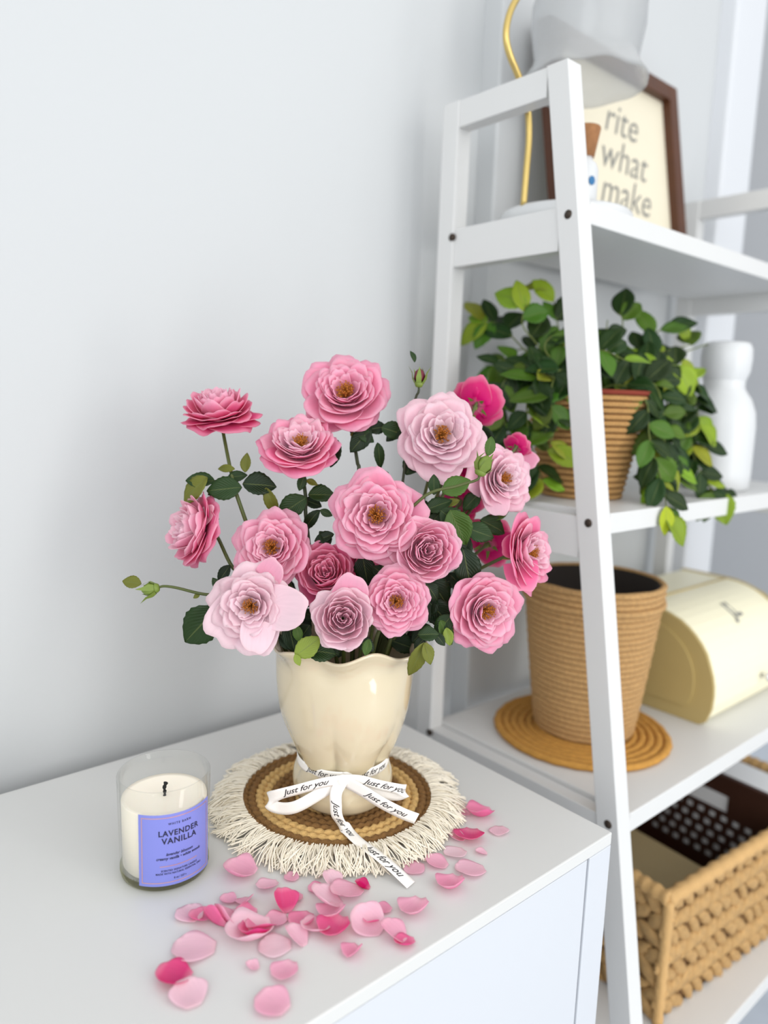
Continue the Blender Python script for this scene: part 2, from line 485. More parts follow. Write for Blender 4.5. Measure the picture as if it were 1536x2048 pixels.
#PART2
# ------------------------------------------------------------------ shelf things
# --- table lamp on the top shelf
S1 = SHELF[0]
lp = Vector((.868, .645, S1))
lamp = thing('table_lamp', 'brass swan-neck table lamp with smoky ruffled glass shade and white round base', 'lamp', lp)
obj('base', lathe('base', [(.0, 0), (.084, 0), (.088, .004), (.088, .015), (.085, .0185), (.0, .0185)], 56, M['white_cer']), lamp, Matrix.Translation(lp))
sp_ = [on(1047, 412, 1, .65), on(1052, 350, 1, .65), on(1058, 270, 1, .65), on(1053, 200, 1, .65), on(1036, 150, 1, .65), on(1019, 108, 1, .65),
       on(1012, 72, 1, .65), on(1017, 35, 1, .65), on(1032, 0, 1, .65), on(1064, -45, 1, .65), on(1110, -80, 1, .65), on(1150, -86, 1, .648), on(1176, -70, 1, .645)]
obj('stem', tube('stem', smooth_path(sp_, 5), .0042, M['gold'], 10), lamp)
sc_ = on(1177, 46, 1, .645)
prof = [(.012, .092), (.03, .088), (.052, .074), (.067, .050), (.0745, .020), (.0745, -.008), (.071, -.030), (.0685, -.045), (.070, -.055), (.076, -.066), (.083, -.076)]
prof2 = prof + [(r - .0025, z) for r, z in prof[::-1]]
def ruf(i, r, z, a):
    k = max(0, (-.045 - z) / .031) if z < -.045 else 0
    return r + .0016 * k * math.sin(8 * a), z + .0016 * k * math.sin(8 * a + .6)
obj('lamp_shade', lathe('lamp_shade', prof2, 64, M['frost'], ruf, closed=True), lamp, Matrix.Translation(sc_))
obj('shade_cap', lathe('shade_cap', [(.0, .10), (.012, .10), (.018, .09), (.018, .084), (.0, .084)], 20, M['gold']), lamp, Matrix.Translation(sc_))

# --- framed print leaning on the wall
fx0, fx1, fz0, fz1 = .930, 1.297, S1 + .001, 1.722
lean = .172
fy = lambda z: .6905 + lean * (z - fz0)
fr = thing('picture_frame', 'brown wooden picture frame with grey handwriting on cream paper', 'picture', (1.1, .70, S1))
def fblock(name, x0, x1, z0, z1, d0, d1, m, bev=.0015):
    return hexa(name, [(x0, fy(z0) + d0, z0), (x1, fy(z0) + d0, z0), (x1, fy(z0) + d1, z0), (x0, fy(z0) + d1, z0),
                       (x0, fy(z1) + d0, z1), (x1, fy(z1) + d0, z1), (x1, fy(z1) + d1, z1), (x0, fy(z1) + d1, z1)], m, bev)
w_ = .027
obj('frame_side', fblock('frame_side', fx0, fx0 + w_, fz0, fz1, -.004, .024, M['frame']), fr)
obj('frame_side', fblock('frame_side', fx1 - w_, fx1, fz0, fz1, -.004, .024, M['frame']), fr)
obj('frame_side', fblock('frame_side', fx0 + w_, fx1 - w_, fz1 - w_, fz1, -.004, .024, M['frame']), fr)
obj('frame_side', fblock('frame_side', fx0 + w_, fx1 - w_, fz0, fz0 + w_, -.004, .024, M['frame']), fr)
pp_ = obj('paper', fblock('paper', fx0 + w_, fx1 - w_, fz0 + w_, fz1 - w_, .012, .022, M['paper'], 0), fr)
for s, zc in (('rite', 1.600), ('what', 1.540), ('make', 1.482)):
    V, Fc = text_data(s, .074, -.0004, .42)
    Vv = [(1.125 + x * .95, fy(zc + y) + .0113, zc + y * 1.0) for x, y in V]
    obj('lettering', mk('lettering', Vv, Fc, M['grey_ink'], False), pp_)

# --- corked bottle on the lamp's base plate
bt = Vector((.838, .6, S1 + .0186))
bo = thing('bottle', 'small white bottle with cork stopper and blue dot, in front of the frame', 'bottle', bt)
obj('body', lathe('body', [(0, 0), (.017, 0), (.019, .003), (.019, .042), (.016, .050), (.011, .054), (.011, .060), (0, .060)], 32, M['white_cer']), bo, Matrix.Translation(bt))
obj('cork', lathe('cork', [(0, .058), (.0125, .058), (.0185, .092), (.0178, .094), (0, .094)], 28, M['cork']), bo, Matrix.Translation(bt))
ca = math.atan2(-bt.y, -bt.x) + .62
dot = [(bt.x + .0202 * math.cos(ca + .24 * math.cos(t)), bt.y + .0202 * math.sin(ca + .24 * math.cos(t)), bt.z + .026 + .0055 * math.sin(t)) for t in np.linspace(0, 2 * math.pi, 17)[:-1]]
obj('dot', mk('dot', dot, [tuple(range(16))], M['blue'], False), bo)

# --- ivy in a woven pot on the second shelf
S2 = SHELF[1]
ip = Vector((.885, .60, S2))
ivy = thing('potted_ivy', 'leafy green trailing ivy in a woven tan pot on the middle shelf', 'plant', ip)
rows = 17
prev = None
ring_u = mk('rope_coil', *torus_data(1.0, .075, 44, 6, 0, lambda a, b: 1 + .12 * math.sin(44 * a)), M['seagrass'])
pb, pt_, phh = .056, .083, .140
potr = lambda t: pb + (pt_ - pb) * t
for i in range(rows):
    t = (i + .5) / rows
    r = potr(t) - .004
    obj('rope_coil', ring_u, ivy, Matrix.Translation(ip + Vector((0, 0, t * phh))) @ Matrix.Diagonal((r, r, .052, 1)))
obj('inner_pot', lathe('inner_pot', [(0, .003), (pb - .006, .003), (pt_ - .008, phh + .006), (pt_ + .001, phh + .006), (pt_ + .001, phh + .0), (pt_ - .011, phh + .0), (pt_ - .011, phh - .01), (0, phh - .008)], 40, M['terracotta']), ivy, Matrix.Translation(ip))
obj('soil', lathe('soil', [(pt_ - .012, phh - .009), (.04, phh - .002), (0, phh)], 24, M['soil']), ivy, Matrix.Translation(ip))

def leaf_grid(L, wr, fold, bend, serr, seed, nu=7, nv=15, point=.9, twist=0.0):
    rnd = random.Random(seed)
    P = np.zeros((nv, nu, 3))
    for i in range(nv):
        v = i / (nv - 1)
        w = wr * .5 * (math.sin(math.pi * v ** point) ** .8 if 0 < v < 1 else .015)
        for j in range(nu):
            u = j / (nu - 1) * 2 - 1
            s = 1 + (serr * (1 if i % 2 else -1) if abs(u) > .99 and 0 < i < nv - 1 else 0)
            x = u * w * s
            z = fold * abs(x) - bend * v * v + twist * x * v + .012 * math.sin(9 * v + 4 * u + seed)
            P[i, j] = (x, v * (1 - .12 * bend), z)
    return P * L
LEAVES = [sheet('leaf', leaf_grid(1, w, f, b, s, k, twist=tw)[:, ::1], .008, [M['leaf'], M['leaf_back']])
          for k, (w, f, b, s, tw) in enumerate([(.66, .22, .12, .03, .1), (.72, .30, .22, .035, -.2), (.58, .25, .05, .03, .2), (.64, .12, .35, .03, .0), (.40, .35, .45, .03, .4)])]
def frame_mat(base, tip, nrm, size=None):
    """leaf matrix: local Y from base to tip, local Z towards nrm"""
    y = (tip - base); L = y.length if size is None else size
    y.normalize()
    x = y.cross(nrm); x.normalize(); z = x.cross(y)
    Mx = Matrix(((x.x, y.x, z.x, base.x), (x.y, y.y, z.y, base.y), (x.z, y.z, z.z, base.z), (0, 0, 0, 1)))
    return Mx @ Matrix.Diagonal((L, L, L, 1))
def put_leaf(parent, base, tip, nrm, col, var):
    o = obj('leaf', LEAVES[var], parent, frame_mat(base, tip, nrm))
    o.color = (*col, 1)
    return o
rnd = random.Random(11)
G_LIGHT, G_MID, G_DARK = lin(142, 166, 42), lin(78, 112, 30), lin(34, 60, 18)
top = ip + Vector((0, 0, phh))
vines = [  # control points: pixel, pixel, distance from the camera
    [(1120, 760, 1.0), (1075, 690, .99), (1045, 650, .99), (1052, 610, .99)],
    [(1110, 760, 1.02), (1040, 690, 1.04), (1000, 650, 1.06), (962, 640, 1.07)],
    [(1110, 765, 1.0), (1030, 720, 1.0), (985, 740, 1.0), (975, 800, 1.0)],
    [(1120, 765, .98), (1050, 740, .96), (1005, 770, .96), (1010, 850, .96), (1020, 905, .97)],
    [(1130, 770, .97), (1085, 750, .94), (1055, 800, .94), (1060, 880, .95), (1085, 960, .96)],
    [(1150, 770, .97), (1120, 740, .94), (1100, 790, .93), (1110, 850, .94), (1095, 900, .94)],
    [(1150, 760, 1.02), (1125, 690, 1.03), (1110, 620, 1.04), (1105, 575, 1.05)],
    [(1140, 760, .99), (1090, 700, .97), (1110, 670, .97), (1130, 700, .97)],
    [(1200, 755, 1.02), (1210, 690, 1.02), (1215, 640, 1.02)],
    [(1210, 755, 1.03), (1240, 690, 1.04), (1245, 640, 1.05), (1235, 625, 1.05)],
    [(1220, 760, 1.04), (1280, 700, 1.06), (1320, 660, 1.08), (1365, 640, 1.10)],
    [(1230, 760, 1.03), (1290, 720, 1.04), (1340, 700, 1.06), (1385, 690, 1.08)],
    [(1240, 765, 1.02), (1310, 730, 1.03), (1365, 740, 1.05), (1390, 800, 1.06), (1400, 850, 1.06)],
    [(1240, 770, 1.0), (1300, 750, 1.0), (1335, 810, 1.0), (1340, 890, 1.0), (1345, 950, 1.0)],
    [(1250, 770, .99), (1310, 770, .98), (1330, 860, .97), (1320, 930, .97), (1315, 975, .97)],
    [(1250, 770, 1.03), (1330, 760, 1.05), (1375, 840, 1.06), (1390, 920, 1.06), (1425, 985, 1.06)],
    [(1245, 770, 1.04), (1340, 730, 1.06), (1400, 850, 1.08), (1415, 960, 1.08), (1440, 990, 1.08)],
    [(1230, 770, .99), (1290, 800, .96), (1300, 880, .95), (1330, 990, .95), (1330, 1050, .95)],
    [(1180, 765, .98), (1170, 720, .96), (1200, 700, .95), (1250, 720, .95)],
    [(1260, 750, 1.05), (1380, 700, 1.14), (1440, 690, 1.17), (1455, 745, 1.17)],
    [(1160, 760, 1.08), (1060, 700, 1.11), (1010, 720, 1.12), (1000, 790, 1.12)],
    [(1210, 760, 1.08), (1290, 690, 1.10), (1340, 760, 1.11), (1370, 880, 1.11)],
]
cand = []
for vi, cp in enumerate(vines):
    path = smooth_path([top + Vector((rnd.uniform(-.03, .03), rnd.uniform(-.03, .03), -.01))] + [at(*c) for c in cp], 6)
    obj('vine', tube('vine', path, lambda t: .0016 - .0009 * t, M['vine'], 5), ivy)
    Ln = len(path)
    sparse = vi in (19, 6)
    for k in range(4 if not sparse else 12, Ln, 2 if not sparse else 4):
        for side in (-1, 1):
            p = path[k]
            d = (path[min(k + 1, Ln - 1)] - path[k - 1]).normalized()
            sd = d.cross(cdir(0, .4, 1)).normalized() * side
            tip = p + (d * rnd.uniform(.2, .9) + sd * rnd.uniform(.5, 1.1) + Vector((0, 0, rnd.uniform(-.5, .4)))).normalized() * rnd.uniform(.030, .052)
            nr = (cdir(rnd.uniform(-.5, .5), rnd.uniform(.2, 1.2), 1))
            q = rnd.random()
            base_c = G_DARK if q < .55 else (G_MID if q < .9 else G_LIGHT)
            if k > Ln - 4 and rnd.random() < .5: base_c = G_LIGHT
            cand.append((p, tip, nr, [c * rnd.uniform(.8, 1.2) for c in base_c], rnd.choice([0, 1, 2, 3]), vi in (12, 13, 14, 15, 16, 17, 3, 4)))
rnd.shuffle(cand)
cand.sort(key=lambda c: not c[5] or rnd.random() < .3)
for c in cand[:292]: put_leaf(ivy, *c[:5])
put_leaf(ivy, at(1333, 1012, .945), at(1330, 1072, .945), cdir(.2, .1, 1), lin(176, 190, 40), 2)

# --- white bottle-shaped vase beside the ivy
wv = Vector((1.184, .553, S2))
wvt = thing('ceramic_vase', 'plain white bottle-shaped ceramic vase partly behind the ivy', 'vase', wv)
obj('body', lathe('body', [(0, 0), (.050, 0), (.056, .004), (.0575, .03), (.0575, .115), (.055, .140), (.047, .163), (.037, .178), (.034, .184), (.0345, .20)], 56, M['white_cer']), wvt, Matrix.Translation(wv) @ Matrix.Diagonal((.91, .91, .875, 1)))
obj('neck', lathe('neck', [(.0345, .197), (.040, .212), (.0415, .235), (.0405, .252), (.036, .262), (.030, .264), (.028, .258), (.028, .20)], 56, M['white_cer']), wvt, Matrix.Translation(wv) @ Matrix.Diagonal((.91, .91, .875, 1)))

# --- rope pot on its mat, third shelf
S3 = SHELF[2]
rm = Vector((.912, .588, S3))
rmat = thing('woven_mat', 'round coiled golden straw mat under the rope basket', 'mat', rm)
for i in range(11):
    r = .0115 * (i + .55)
    obj('coil', mk('coil', *torus_data(r, .0064, 56, 6, .005, lambda a, b, i=i: 1 + .10 * math.sin(30 * a + i), .78), M['rope_mat']), rmat, Matrix.Translation(rm))
rp_ = Vector((.920, .590, S3 + .0105))
rpot = thing('rope_basket', 'empty tan rope-wrapped basket with dark inside on a straw mat', 'basket', rp_)
RH, RB, RT = .224, .073, .100
nr_ = 27
coil_u = mk('rope_coil', *torus_data(1.0, .052, 60, 7, 0, lambda a, b: 1 + .10 * math.sin(70 * a + 2 * b)), M['rope'])
for i in range(nr_):
    t = (i + .5) / nr_
    r = RB + (RT - RB) * t ** .9 - .004 + (.004 if i == nr_ - 4 else 0)
    obj('rope_coil', coil_u, rpot, Matrix.Translation(rp_ + Vector((0, 0, t * RH))) @ Matrix.Rotation(i * .37, 4, 'Z') @ Matrix.Diagonal((r, r, .088, 1)))
obj('dark_lining', lathe('dark_lining', [(0, .004), (RB - .007, .004), (RT - .007, RH - .003), (RT - .011, RH - .003), (RB - .011, .008), (0, .008)], 48, M['pot_in']), rpot, Matrix.Translation(rp_))

# --- cream roll-top bread bin lying behind the basket
bz = S3 + .001
bin_ = thing('bread_bin', 'cream roll-top bread bin with dark mark and small knob beside rope basket', 'bread bin', (1.20, .57, S3))
bx0, bx1 = 1.082, 1.388
def bprof():
    P = []
    yb, ytop, z0, z1, yfr = .700, .600, bz, bz + .167, .476
    P.append((yb, z0)); P.append((yb, z1 - .012)); P.append((yb - .012, z1))
    P.append((ytop, z1))
    n = 12
    for k in range(1, n + 1):
        a = math.pi / 2 * k / n
        P.append((ytop - (ytop - yfr) * math.sin(a), z0 + .05 + (z1 - z0 - .05) * math.cos(a)))
    P.append((yfr + .001, z0 + .03)); P.append((yfr + .008, z0 + .008)); P.append((yfr + .018, z0))
    return P
BP = bprof()
def extr(name, prof, x0, x1, m, caps=True, smooth=False):
    n = len(prof)
    V = [(x0, y, z) for y, z in prof] + [(x1, y, z) for y, z in prof]
    Fc = [(i, (i + 1) % n, n + (i + 1) % n, n + i) for i in range(n)]
    if caps: Fc += [tuple(range(n))[::-1], tuple(range(n, 2 * n))]
    return mk(name, V, Fc, m, smooth)
obj('body', extr('body', BP, bx0 + .006, bx1 - .006, M['cream_enamel']), bin_)
def grow(P, d):
    cy = sum(p[0] for p in P) / len(P); cz = sum(p[1] for p in P) / len(P)
    return [(y + d * (1 if y > cy else -1), max(bz - .0005, z + d * (1 if z > cz else -1))) for y, z in P]
obj('end_panel', extr('end_panel', grow(BP, .0022), bx0, bx0 + .007, M['cream_end']), bin_)
obj('end_panel', extr('end_panel', grow(BP, .0022), bx1 - .007, bx1, M['cream_end']), bin_)
cyc, czc = .585, bz + .085
obj('end_disc', extr('end_disc', [(cyc + (y - cyc) * .74, czc + (z - czc) * .74) for y, z in BP], bx0 - .003, bx0 + .001, M['cream_end']), bin_)
obj('door_edge', tube('door_edge', [(bx0 + .007, .604, bz + .1675), (bx1 - .007, .604, bz + .1675)], .0022, M['cream_end'], 8), bin_)
kx = on(1524, 1350, 1, .474)
obj('knob', lathe('knob', [(0, 0), (.0035, 0), (.0035, .008), (.007, .011), (.007, .016), (0, .018)], 20, M['chrome']), bin_, Matrix.Translation(Vector((kx.x, .4765, kx.z))) @ Matrix.Rotation(math.pi / 2, 4, 'X'))
# lettering on the curved front
V, Fc = text_data('JL', .044, .0012)
def bsurf(x, s):
    a = .72 - s / .12
    return (x, .600 - .1248 * math.sin(a), bz + .05 + .1178 * math.cos(a))
obj('lettering', mk('lettering', [bsurf(on(1467, 1243, 1, .525).x + x, y) for x, y in V], Fc, M['grey_ink'], False), bin_)

# --- water hyacinth basket on the lowest shelf in view, with a crate and a book standing in it
S4 = SHELF[3]
hx0, hx1, hy0, hy1, hz0, hz1 = .890, 1.385, .418, .722, S4 + .001, .512
hb = thing('hyacinth_basket', 'chunky golden woven basket on the lowest shelf', 'basket', (1.13, .57, S4))
obj('dark_lining', box('dark_lining', hx0 + .008, hx1 - .008, hy0 + .008, hy0 + .013, hz0, hz1 - .004, M['dark_inner'], 0), hb)  # brown boards added behind the weave to give its gaps their shade
obj('dark_lining', box('dark_lining', hx0 + .008, hx1 - .008, hy1 - .013, hy1 - .008, hz0, hz1 - .004, M['dark_inner'], 0), hb)
obj('dark_lining', box('dark_lining', hx0 + .008, hx0 + .013, hy0 + .013, hy1 - .013, hz0, hz1 - .004, M['dark_inner'], 0), hb)
obj('dark_lining', box('dark_lining', hx1 - .013, hx1 - .008, hy0 + .013, hy1 - .013, hz0, hz1 - .004, M['dark_inner'], 0), hb)
obj('bottom', box('bottom', hx0 + .008, hx1 - .008, hy0 + .008, hy1 - .008, hz0, hz0 + .005, M['dark_inner'], 0), hb)
def strand(seed):
    rn = random.Random(seed)
    V, Fc = [], []
    n, m = 9, 7
    for i in range(n):
        t = i / (n - 1); w = math.sin(math.pi * min(.97, max(.03, t))) ** .55
        for k in range(m):
            b = 2 * math.pi * k / m + 1.4 * t
            q = 1 + .18 * math.sin(3 * b + seed)
            V.append(((t - .5), .24 * w * q * math.cos(b) + .06 * math.sin(3 * t + seed), .17 * w * q * math.sin(b)))
    for i in range(n - 1):
        for k in range(m):
            Fc.append((i * m + k, i * m + (k + 1) % m, (i + 1) * m + (k + 1) % m, (i + 1) * m + k))
    Fc.append(tuple(range(m))[::-1]); Fc.append(tuple(range((n - 1) * m, n * m)))
    return mk('strand', V, Fc, M['hyacinth'])
STR = [strand(k) for k in range(4)]
rows_h = 7
def weave(origin, ux, nx_, length):
    pitch = .0255
    n = int(length / pitch)
    for r in range(rows_h):
        z = hz0 + .012 + r * (hz1 - hz0 - .026) / (rows_h - 1)
        for i in range(n + 1):
            x = (i + (.5 if r % 2 else 0)) * length / n
            if x < .008 or x > length - .006: continue
            ang = (.62 if r % 2 else -.62) + rnd.uniform(-.15, .15)
            c = Vector(origin) + Vector(ux) * x + Vector((0, 0, z - origin[2]))
            ex, ez, en = Vector(ux), Vector((0, 0, 1)), Vector(nx_)
            a = ex * math.cos(ang) + ez * math.sin(ang); b = ez * math.cos(ang) - ex * math.sin(ang)
            s = .044 * rnd.uniform(.92, 1.1)
            Mx = Matrix(((a.x, b.x, en.x, c.x), (a.y, b.y, en.y, c.y), (a.z, b.z, en.z, c.z), (0, 0, 0, 1))) @ Matrix.Diagonal((s, s * 1.0, s, 1))
            obj('strand', STR[rnd.randrange(4)], hb, Mx)
weave((hx0, hy0 + .007, hz0), (1, 0, 0), (0, -1, 0), hx1 - hx0)
weave((hx0 + .007, hy1, hz0), (0, -1, 0), (-1, 0, 0), hy1 - hy0)
for pth in ([(hx0 + .002, hy0 + .006, hz1), (hx1 - .002, hy0 + .006, hz1)], [(hx0 + .006, hy0 + .002, hz1), (hx0 + .006, hy1 - .002, hz1)],
            [(hx0 + .002, hy1 - .006, hz1), (hx1 - .002, hy1 - .006, hz1)], [(hx1 - .006, hy0 + .002, hz1), (hx1 - .006, hy1 - .002, hz1)]):
    a, b = Vector(pth[0]), Vector(pth[1])
    path = [a.lerp(b, k / 60) for k in range(61)]
    obj('rim_braid', tube('rim_braid', path, lambda t: .0105 * (1 + .14 * math.sin(110 * t)), M['hyacinth'], 8), hb)
obj('corner_edge', tube('corner_edge', [Vector((hx0 + .004, hy0 + .003, hz0 + (hz1 - hz0) * k / 20)) for k in range(21)], lambda t: .0075 * (1 + .1 * math.sin(50 * t)), M['hyacinth'], 8), hb)

cr = thing('perforated_crate', 'dark brown perforated plastic crate with handle slot standing in woven basket', 'crate', (1.1, .59, hz0 + .006))
cz0, cz1 = hz0 + .0055, .585
def pierced(name, L, H, holes, th, m):
    """panel in local x (0..L), z (0..H), with rectangular openings; real holes"""
    xs = sorted({0, L, *[h[0] for h in holes], *[h[1] for h in holes]}); zs = sorted({0, H, *[h[2] for h in holes], *[h[3] for h in holes]})
    solid = {}
    for i in range(len(xs) - 1):
        for k in range(len(zs) - 1):
            cx, cz = (xs[i] + xs[i + 1]) / 2, (zs[k] + zs[k + 1]) / 2
            solid[i, k] = not any(h[0] < cx < h[1] and h[2] < cz < h[3] for h in holes)
    V, Fc = [], []
    nx, nz = len(xs), len(zs)
    for y in (0, th):
        for k in range(nz):
            for i in range(nx): V.append((xs[i], y, zs[k]))
    g = lambda s, i, k: s * nx * nz + k * nx + i
    for (i, k), sol in solid.items():
        if not sol: continue
        Fc.append((g(0, i, k), g(0, i + 1, k), g(0, i + 1, k + 1), g(0, i, k + 1)))
        Fc.append((g(1, i, k + 1), g(1, i + 1, k + 1), g(1, i + 1, k), g(1, i, k)))
        for di, dk, e in ((-1, 0, ((i, k), (i, k + 1))), (1, 0, ((i + 1, k + 1), (i + 1, k))), (0, -1, ((i + 1, k), (i, k))), (0, 1, ((i, k + 1), (i + 1, k + 1)))):
            if not solid.get((i + di, k + dk), False):
                (a, b), (c, d) = e
                Fc.append((g(0, a, b), g(0, c, d), g(1, c, d), g(1, a, b)))
    return mk(name, V, Fc, m, False)
CXR, CXL, CYF, CYB = 1.360, 1.215, .436, .69
cz1 = .542
Hc = cz1 - cz0
def end_holes(L):
    h = []
    for r in range(5):
        for i in range(int((L - .03) / .021)):
            x = .02 + i * .021 + (.008 if r % 2 else 0)
            if x + .012 > L - .015: continue
            z = .06 + r * .0185
            h.append((round(x, 4), round(x + .0125, 4), round(z, 4), round(z + .011, 4)))
    h.append((round(L / 2 - .042, 4), round(L / 2 + .042, 4), round(Hc - .058, 4), round(Hc - .028, 4)))
    return h
LY = CYB - CYF
me_end = pierced('end_panel', LY, Hc, end_holes(LY), .004, M['crate'])
obj('end_panel', me_end, cr, Matrix.Translation((CXL + .004, CYF, cz0)) @ Matrix.Rotation(math.pi / 2, 4, 'Z'))
obj('end_panel', box('end_panel', CXR - .004, CXR, CYF, CYB, cz0, cz1 - .04, M['crate'], 0), cr)
obj('back_panel', box('back_panel', CXL + .004, CXR - .004, CYB - .004, CYB, cz0, cz1 - .04, M['crate'], 0), cr)
obj('front_panel', box('front_panel', CXL + .004, CXR - .004, CYF, CYF + .004, cz0, cz1 - .04, M['crate'], 0), cr)
obj('bottom', box('bottom', CXL + .004, CXR - .004, CYF + .004, CYB - .004, cz0, cz0 + .004, M['crate'], 0), cr)
obj('top_rim', box('top_rim', CXL - .003, CXL + .007, CYF - .002, CYB + .002, cz1, cz1 + .007, M['crate'], .001), cr)
cl_ = box('bright_backing', CXL + .0045, CXR - .0045, CYF + .0045, CYB - .0045, cz0 + .0045, cz1 - .022, M['bright_backing'], .012, 3)  # block added behind the pierced panel, standing in for the bright space beyond
tw = tag(obj('bright_backing', cl_), 'white block added inside the dark perforated crate to brighten its holes', 'bright_backing')
bk = thing('book', 'red and beige paperback lying in the woven basket', 'book', (1.0, .52, cz0))
bks = [obj('cover', box('cover', .935, 1.10, .445, .62, cz0 + .1105, cz0 + .1125, M['paper2'], 0), bk),
       obj('pages', box('pages', .937, 1.10, .447, .618, cz0, cz0 + .1104, M['paper'], 0), bk),
       obj('cover_band', box('cover_band', .945, .985, .45, .61, cz0 + .1126, cz0 + .1131, M['red'], 0), bk)]
# the basket stands a little askew on its shelf, its right end nearer the front
piv = Vector((hx0, hy0, 0))
RZ = Matrix.Translation(piv) @ Matrix.Rotation(math.radians(-5), 4, 'Z') @ Matrix.Translation(-piv)
for o_ in (hb, cr, tw, bk):
    o_.matrix_local = RZ @ WM[o_.name]
# ------------------------------------------------------------------ candle
cc = Vector((.2536, .568, TZ))
cnd = thing('candle', 'single-wick candle in clear glass with lavender blue label', 'candle', cc)
RO, CH = .0376, .0895
obj('glass', lathe('glass', [(RO - .0002, .0085), (RO + .0012, CH - .001), (RO + .0006, CH), (RO - .0004, CH), (RO - .0008, CH - .001), (RO - .0016, .0085)], 72, M['glass'], closed=True), cnd, Matrix.Translation(cc))
obj('glass_base', lathe('glass_base', [(.0, 0.0), (.034, 0.0), (.0365, .0015), (RO - .0002, .005), (RO - .0002, .0084), (.0, .0084)], 72, M['glass_base']), cnd, Matrix.Translation(cc))
obj('wax', lathe('wax', [(.0, .0088), (RO - .004, .0088), (RO - .0025, .011), (RO - .0020, .0665), (RO - .0024, .0680), (RO - .006, .0672), (.012, .0662), (.0, .0660)], 64, M['wax']), cnd, Matrix.Translation(cc))
wk = [cc + Vector((0, 0, .064)), cc + Vector((.0004, 0, .069)), cc + Vector((.0002, .0004, .073)), cc + Vector((.0012, -.0004, .0775))]
obj('wick', tube('wick', smooth_path(wk, 4), lambda t: .0013 + .0009 * max(0, t - .5) + .0004 * math.sin(20 * t), M['wick'], 8), cnd)
la0 = math.atan2(-cc.y, -cc.x) + math.radians(16.5)
LR = RO + .0014
def lab(x, z, lift=0.0):
    a = la0 + x / LR
    return (cc.x + (LR + lift) * math.cos(a), cc.y + (LR + lift) * math.sin(a), cc.z + z)
def lab_patch(name, x0, x1, z0, z1, lift, m, n=24):
    V, Fc = [], []
    for i in range(n + 1):
        x = x0 + (x1 - x0) * i / n
        V += [lab(x, z0, lift), lab(x, z1, lift)]
    for i in range(n): Fc.append((2 * i, 2 * i + 2, 2 * i + 3, 2 * i + 1))
    return mk(name, V, Fc, m)
HW = LR * math.radians(48.5)
Z0, Z1 = .0072, .0705
lb = obj('label', lab_patch('label', -HW, HW, Z0, Z1, 0, M['lav'], 40), cnd)
bw, bi = .0007, .0026
for q in ((-HW + bi, HW - bi, Z0 + bi, Z0 + bi + bw), (-HW + bi, HW - bi, Z1 - bi - bw, Z1 - bi), (-HW + bi, -HW + bi + bw, Z0 + bi, Z1 - bi), (HW - bi - bw, HW - bi, Z0 + bi, Z1 - bi)):
    obj('border_line', lab_patch('border_line', *q, .00012, M['copper']), lb)
Lh = Z1 - Z0
for s, f, wid, bold, sh, spc, m in (('WHITE BARN', .150, .0190, .02, 0, 1.35, 'navy'), ('LAVENDER', .300, .0345, .028, 0, 1.12, 'navy'), ('VANILLA', .408, .0300, .028, 0, 1.12, 'navy'),
                                    ('lavender blossom', .575, .0230, .022, .35, 1.0, 'navy'), ('creamy vanilla \u2022 white woods', .632, .0385, .022, .35, 1.0, 'navy'),
                                    ('SCENTED SIGNATURE CANDLE', .798, .0310, .025, 0, 1.08, 'navy'), ('MADE WITH NATURAL ESSENTIAL OILS', .840, .0395, .025, 0, 1.08, 'navy'), ('8 oz / 227 g', .915, .0105, .02, 0, 1.0, 'navy')):
    V, Fc = text_data(s, 1.0, bold, sh, spc)
    w0 = max(v[0] for v in V) - min(v[0] for v in V); k = wid / w0
    xm = (max(v[0] for v in V) + min(v[0] for v in V)) / 2
    ky = k * (1.05 if s in ('LAVENDER', 'VANILLA') else 1.1)
    obj('lettering', mk('lettering', [lab((x - xm) * k + .001, Z1 - f * Lh + y * ky, .00015) for x, y in V], Fc, M[m], False), lb)
obj('divider_line', lab_patch('divider_line', -.0155, .0165, Z1 - .728 * Lh, Z1 - .718 * Lh, .00015, M['copper']), lb)

# ------------------------------------------------------------------ fringed mat
mc = Vector((.440, .564, TZ))
fm_ = thing('fringed_mat', 'round brown and tan jute mat with cream cotton fringe under the vase', 'mat', mc)
for i in range(12):
    r = .0955 - i * .0079
    light = i in (2, 3, 7, 8)
    mod = lambda a, b, i=i: 1 + .20 * math.sin((62 - 4 * i) * a + 2 * math.cos(b)) * (1 if math.sin(b) > -.3 else .2)
    obj('coil', mk('coil', *torus_data(max(.004, r), .0046, 260 if i < 7 else 120, 8, .0044, mod, 1.0), M['jute_light' if light else 'jute_dark']), fm_, Matrix.Translation(mc))
rn = random.Random(5)
parts = []
NT = 118
for b in range(NT):
    a0 = 2 * math.pi * b / NT
    lean_ = rn.uniform(-.12, .12); lng = rn.uniform(.030, .0375); lift = rn.uniform(0, .004)
    for s in range(11):
        a = a0 + rn.uniform(-.024, .024)
        da = lean_ + rn.uniform(-.10, .10)
        r0, r1 = .0965, .0965 + lng * rn.uniform(.85, 1.05)
        z0 = .0085 + rn.uniform(-.002, .0025)
        pts = []
        for k in range(6):
            t = k / 5
            rr = r0 + (r1 - r0) * t
            aa = a + da * t * t + .012 * math.sin(5 * t + s)
            zz = z0 + lift * math.sin(math.pi * t) * 1.2 - (z0 - .0012 - .0028 * rn.random()) * t ** 1.4
            pts.append(mc + Vector((rr * math.cos(aa), rr * math.sin(aa), max(.0011, zz))))
        parts.append(tube_data(pts, .00062, 4, False))
V, Fc = join(parts)
tag(obj('fringe', mk('fringe', V, Fc, M['fringe']), fm_), 'cream cotton fringe', kind='stuff')
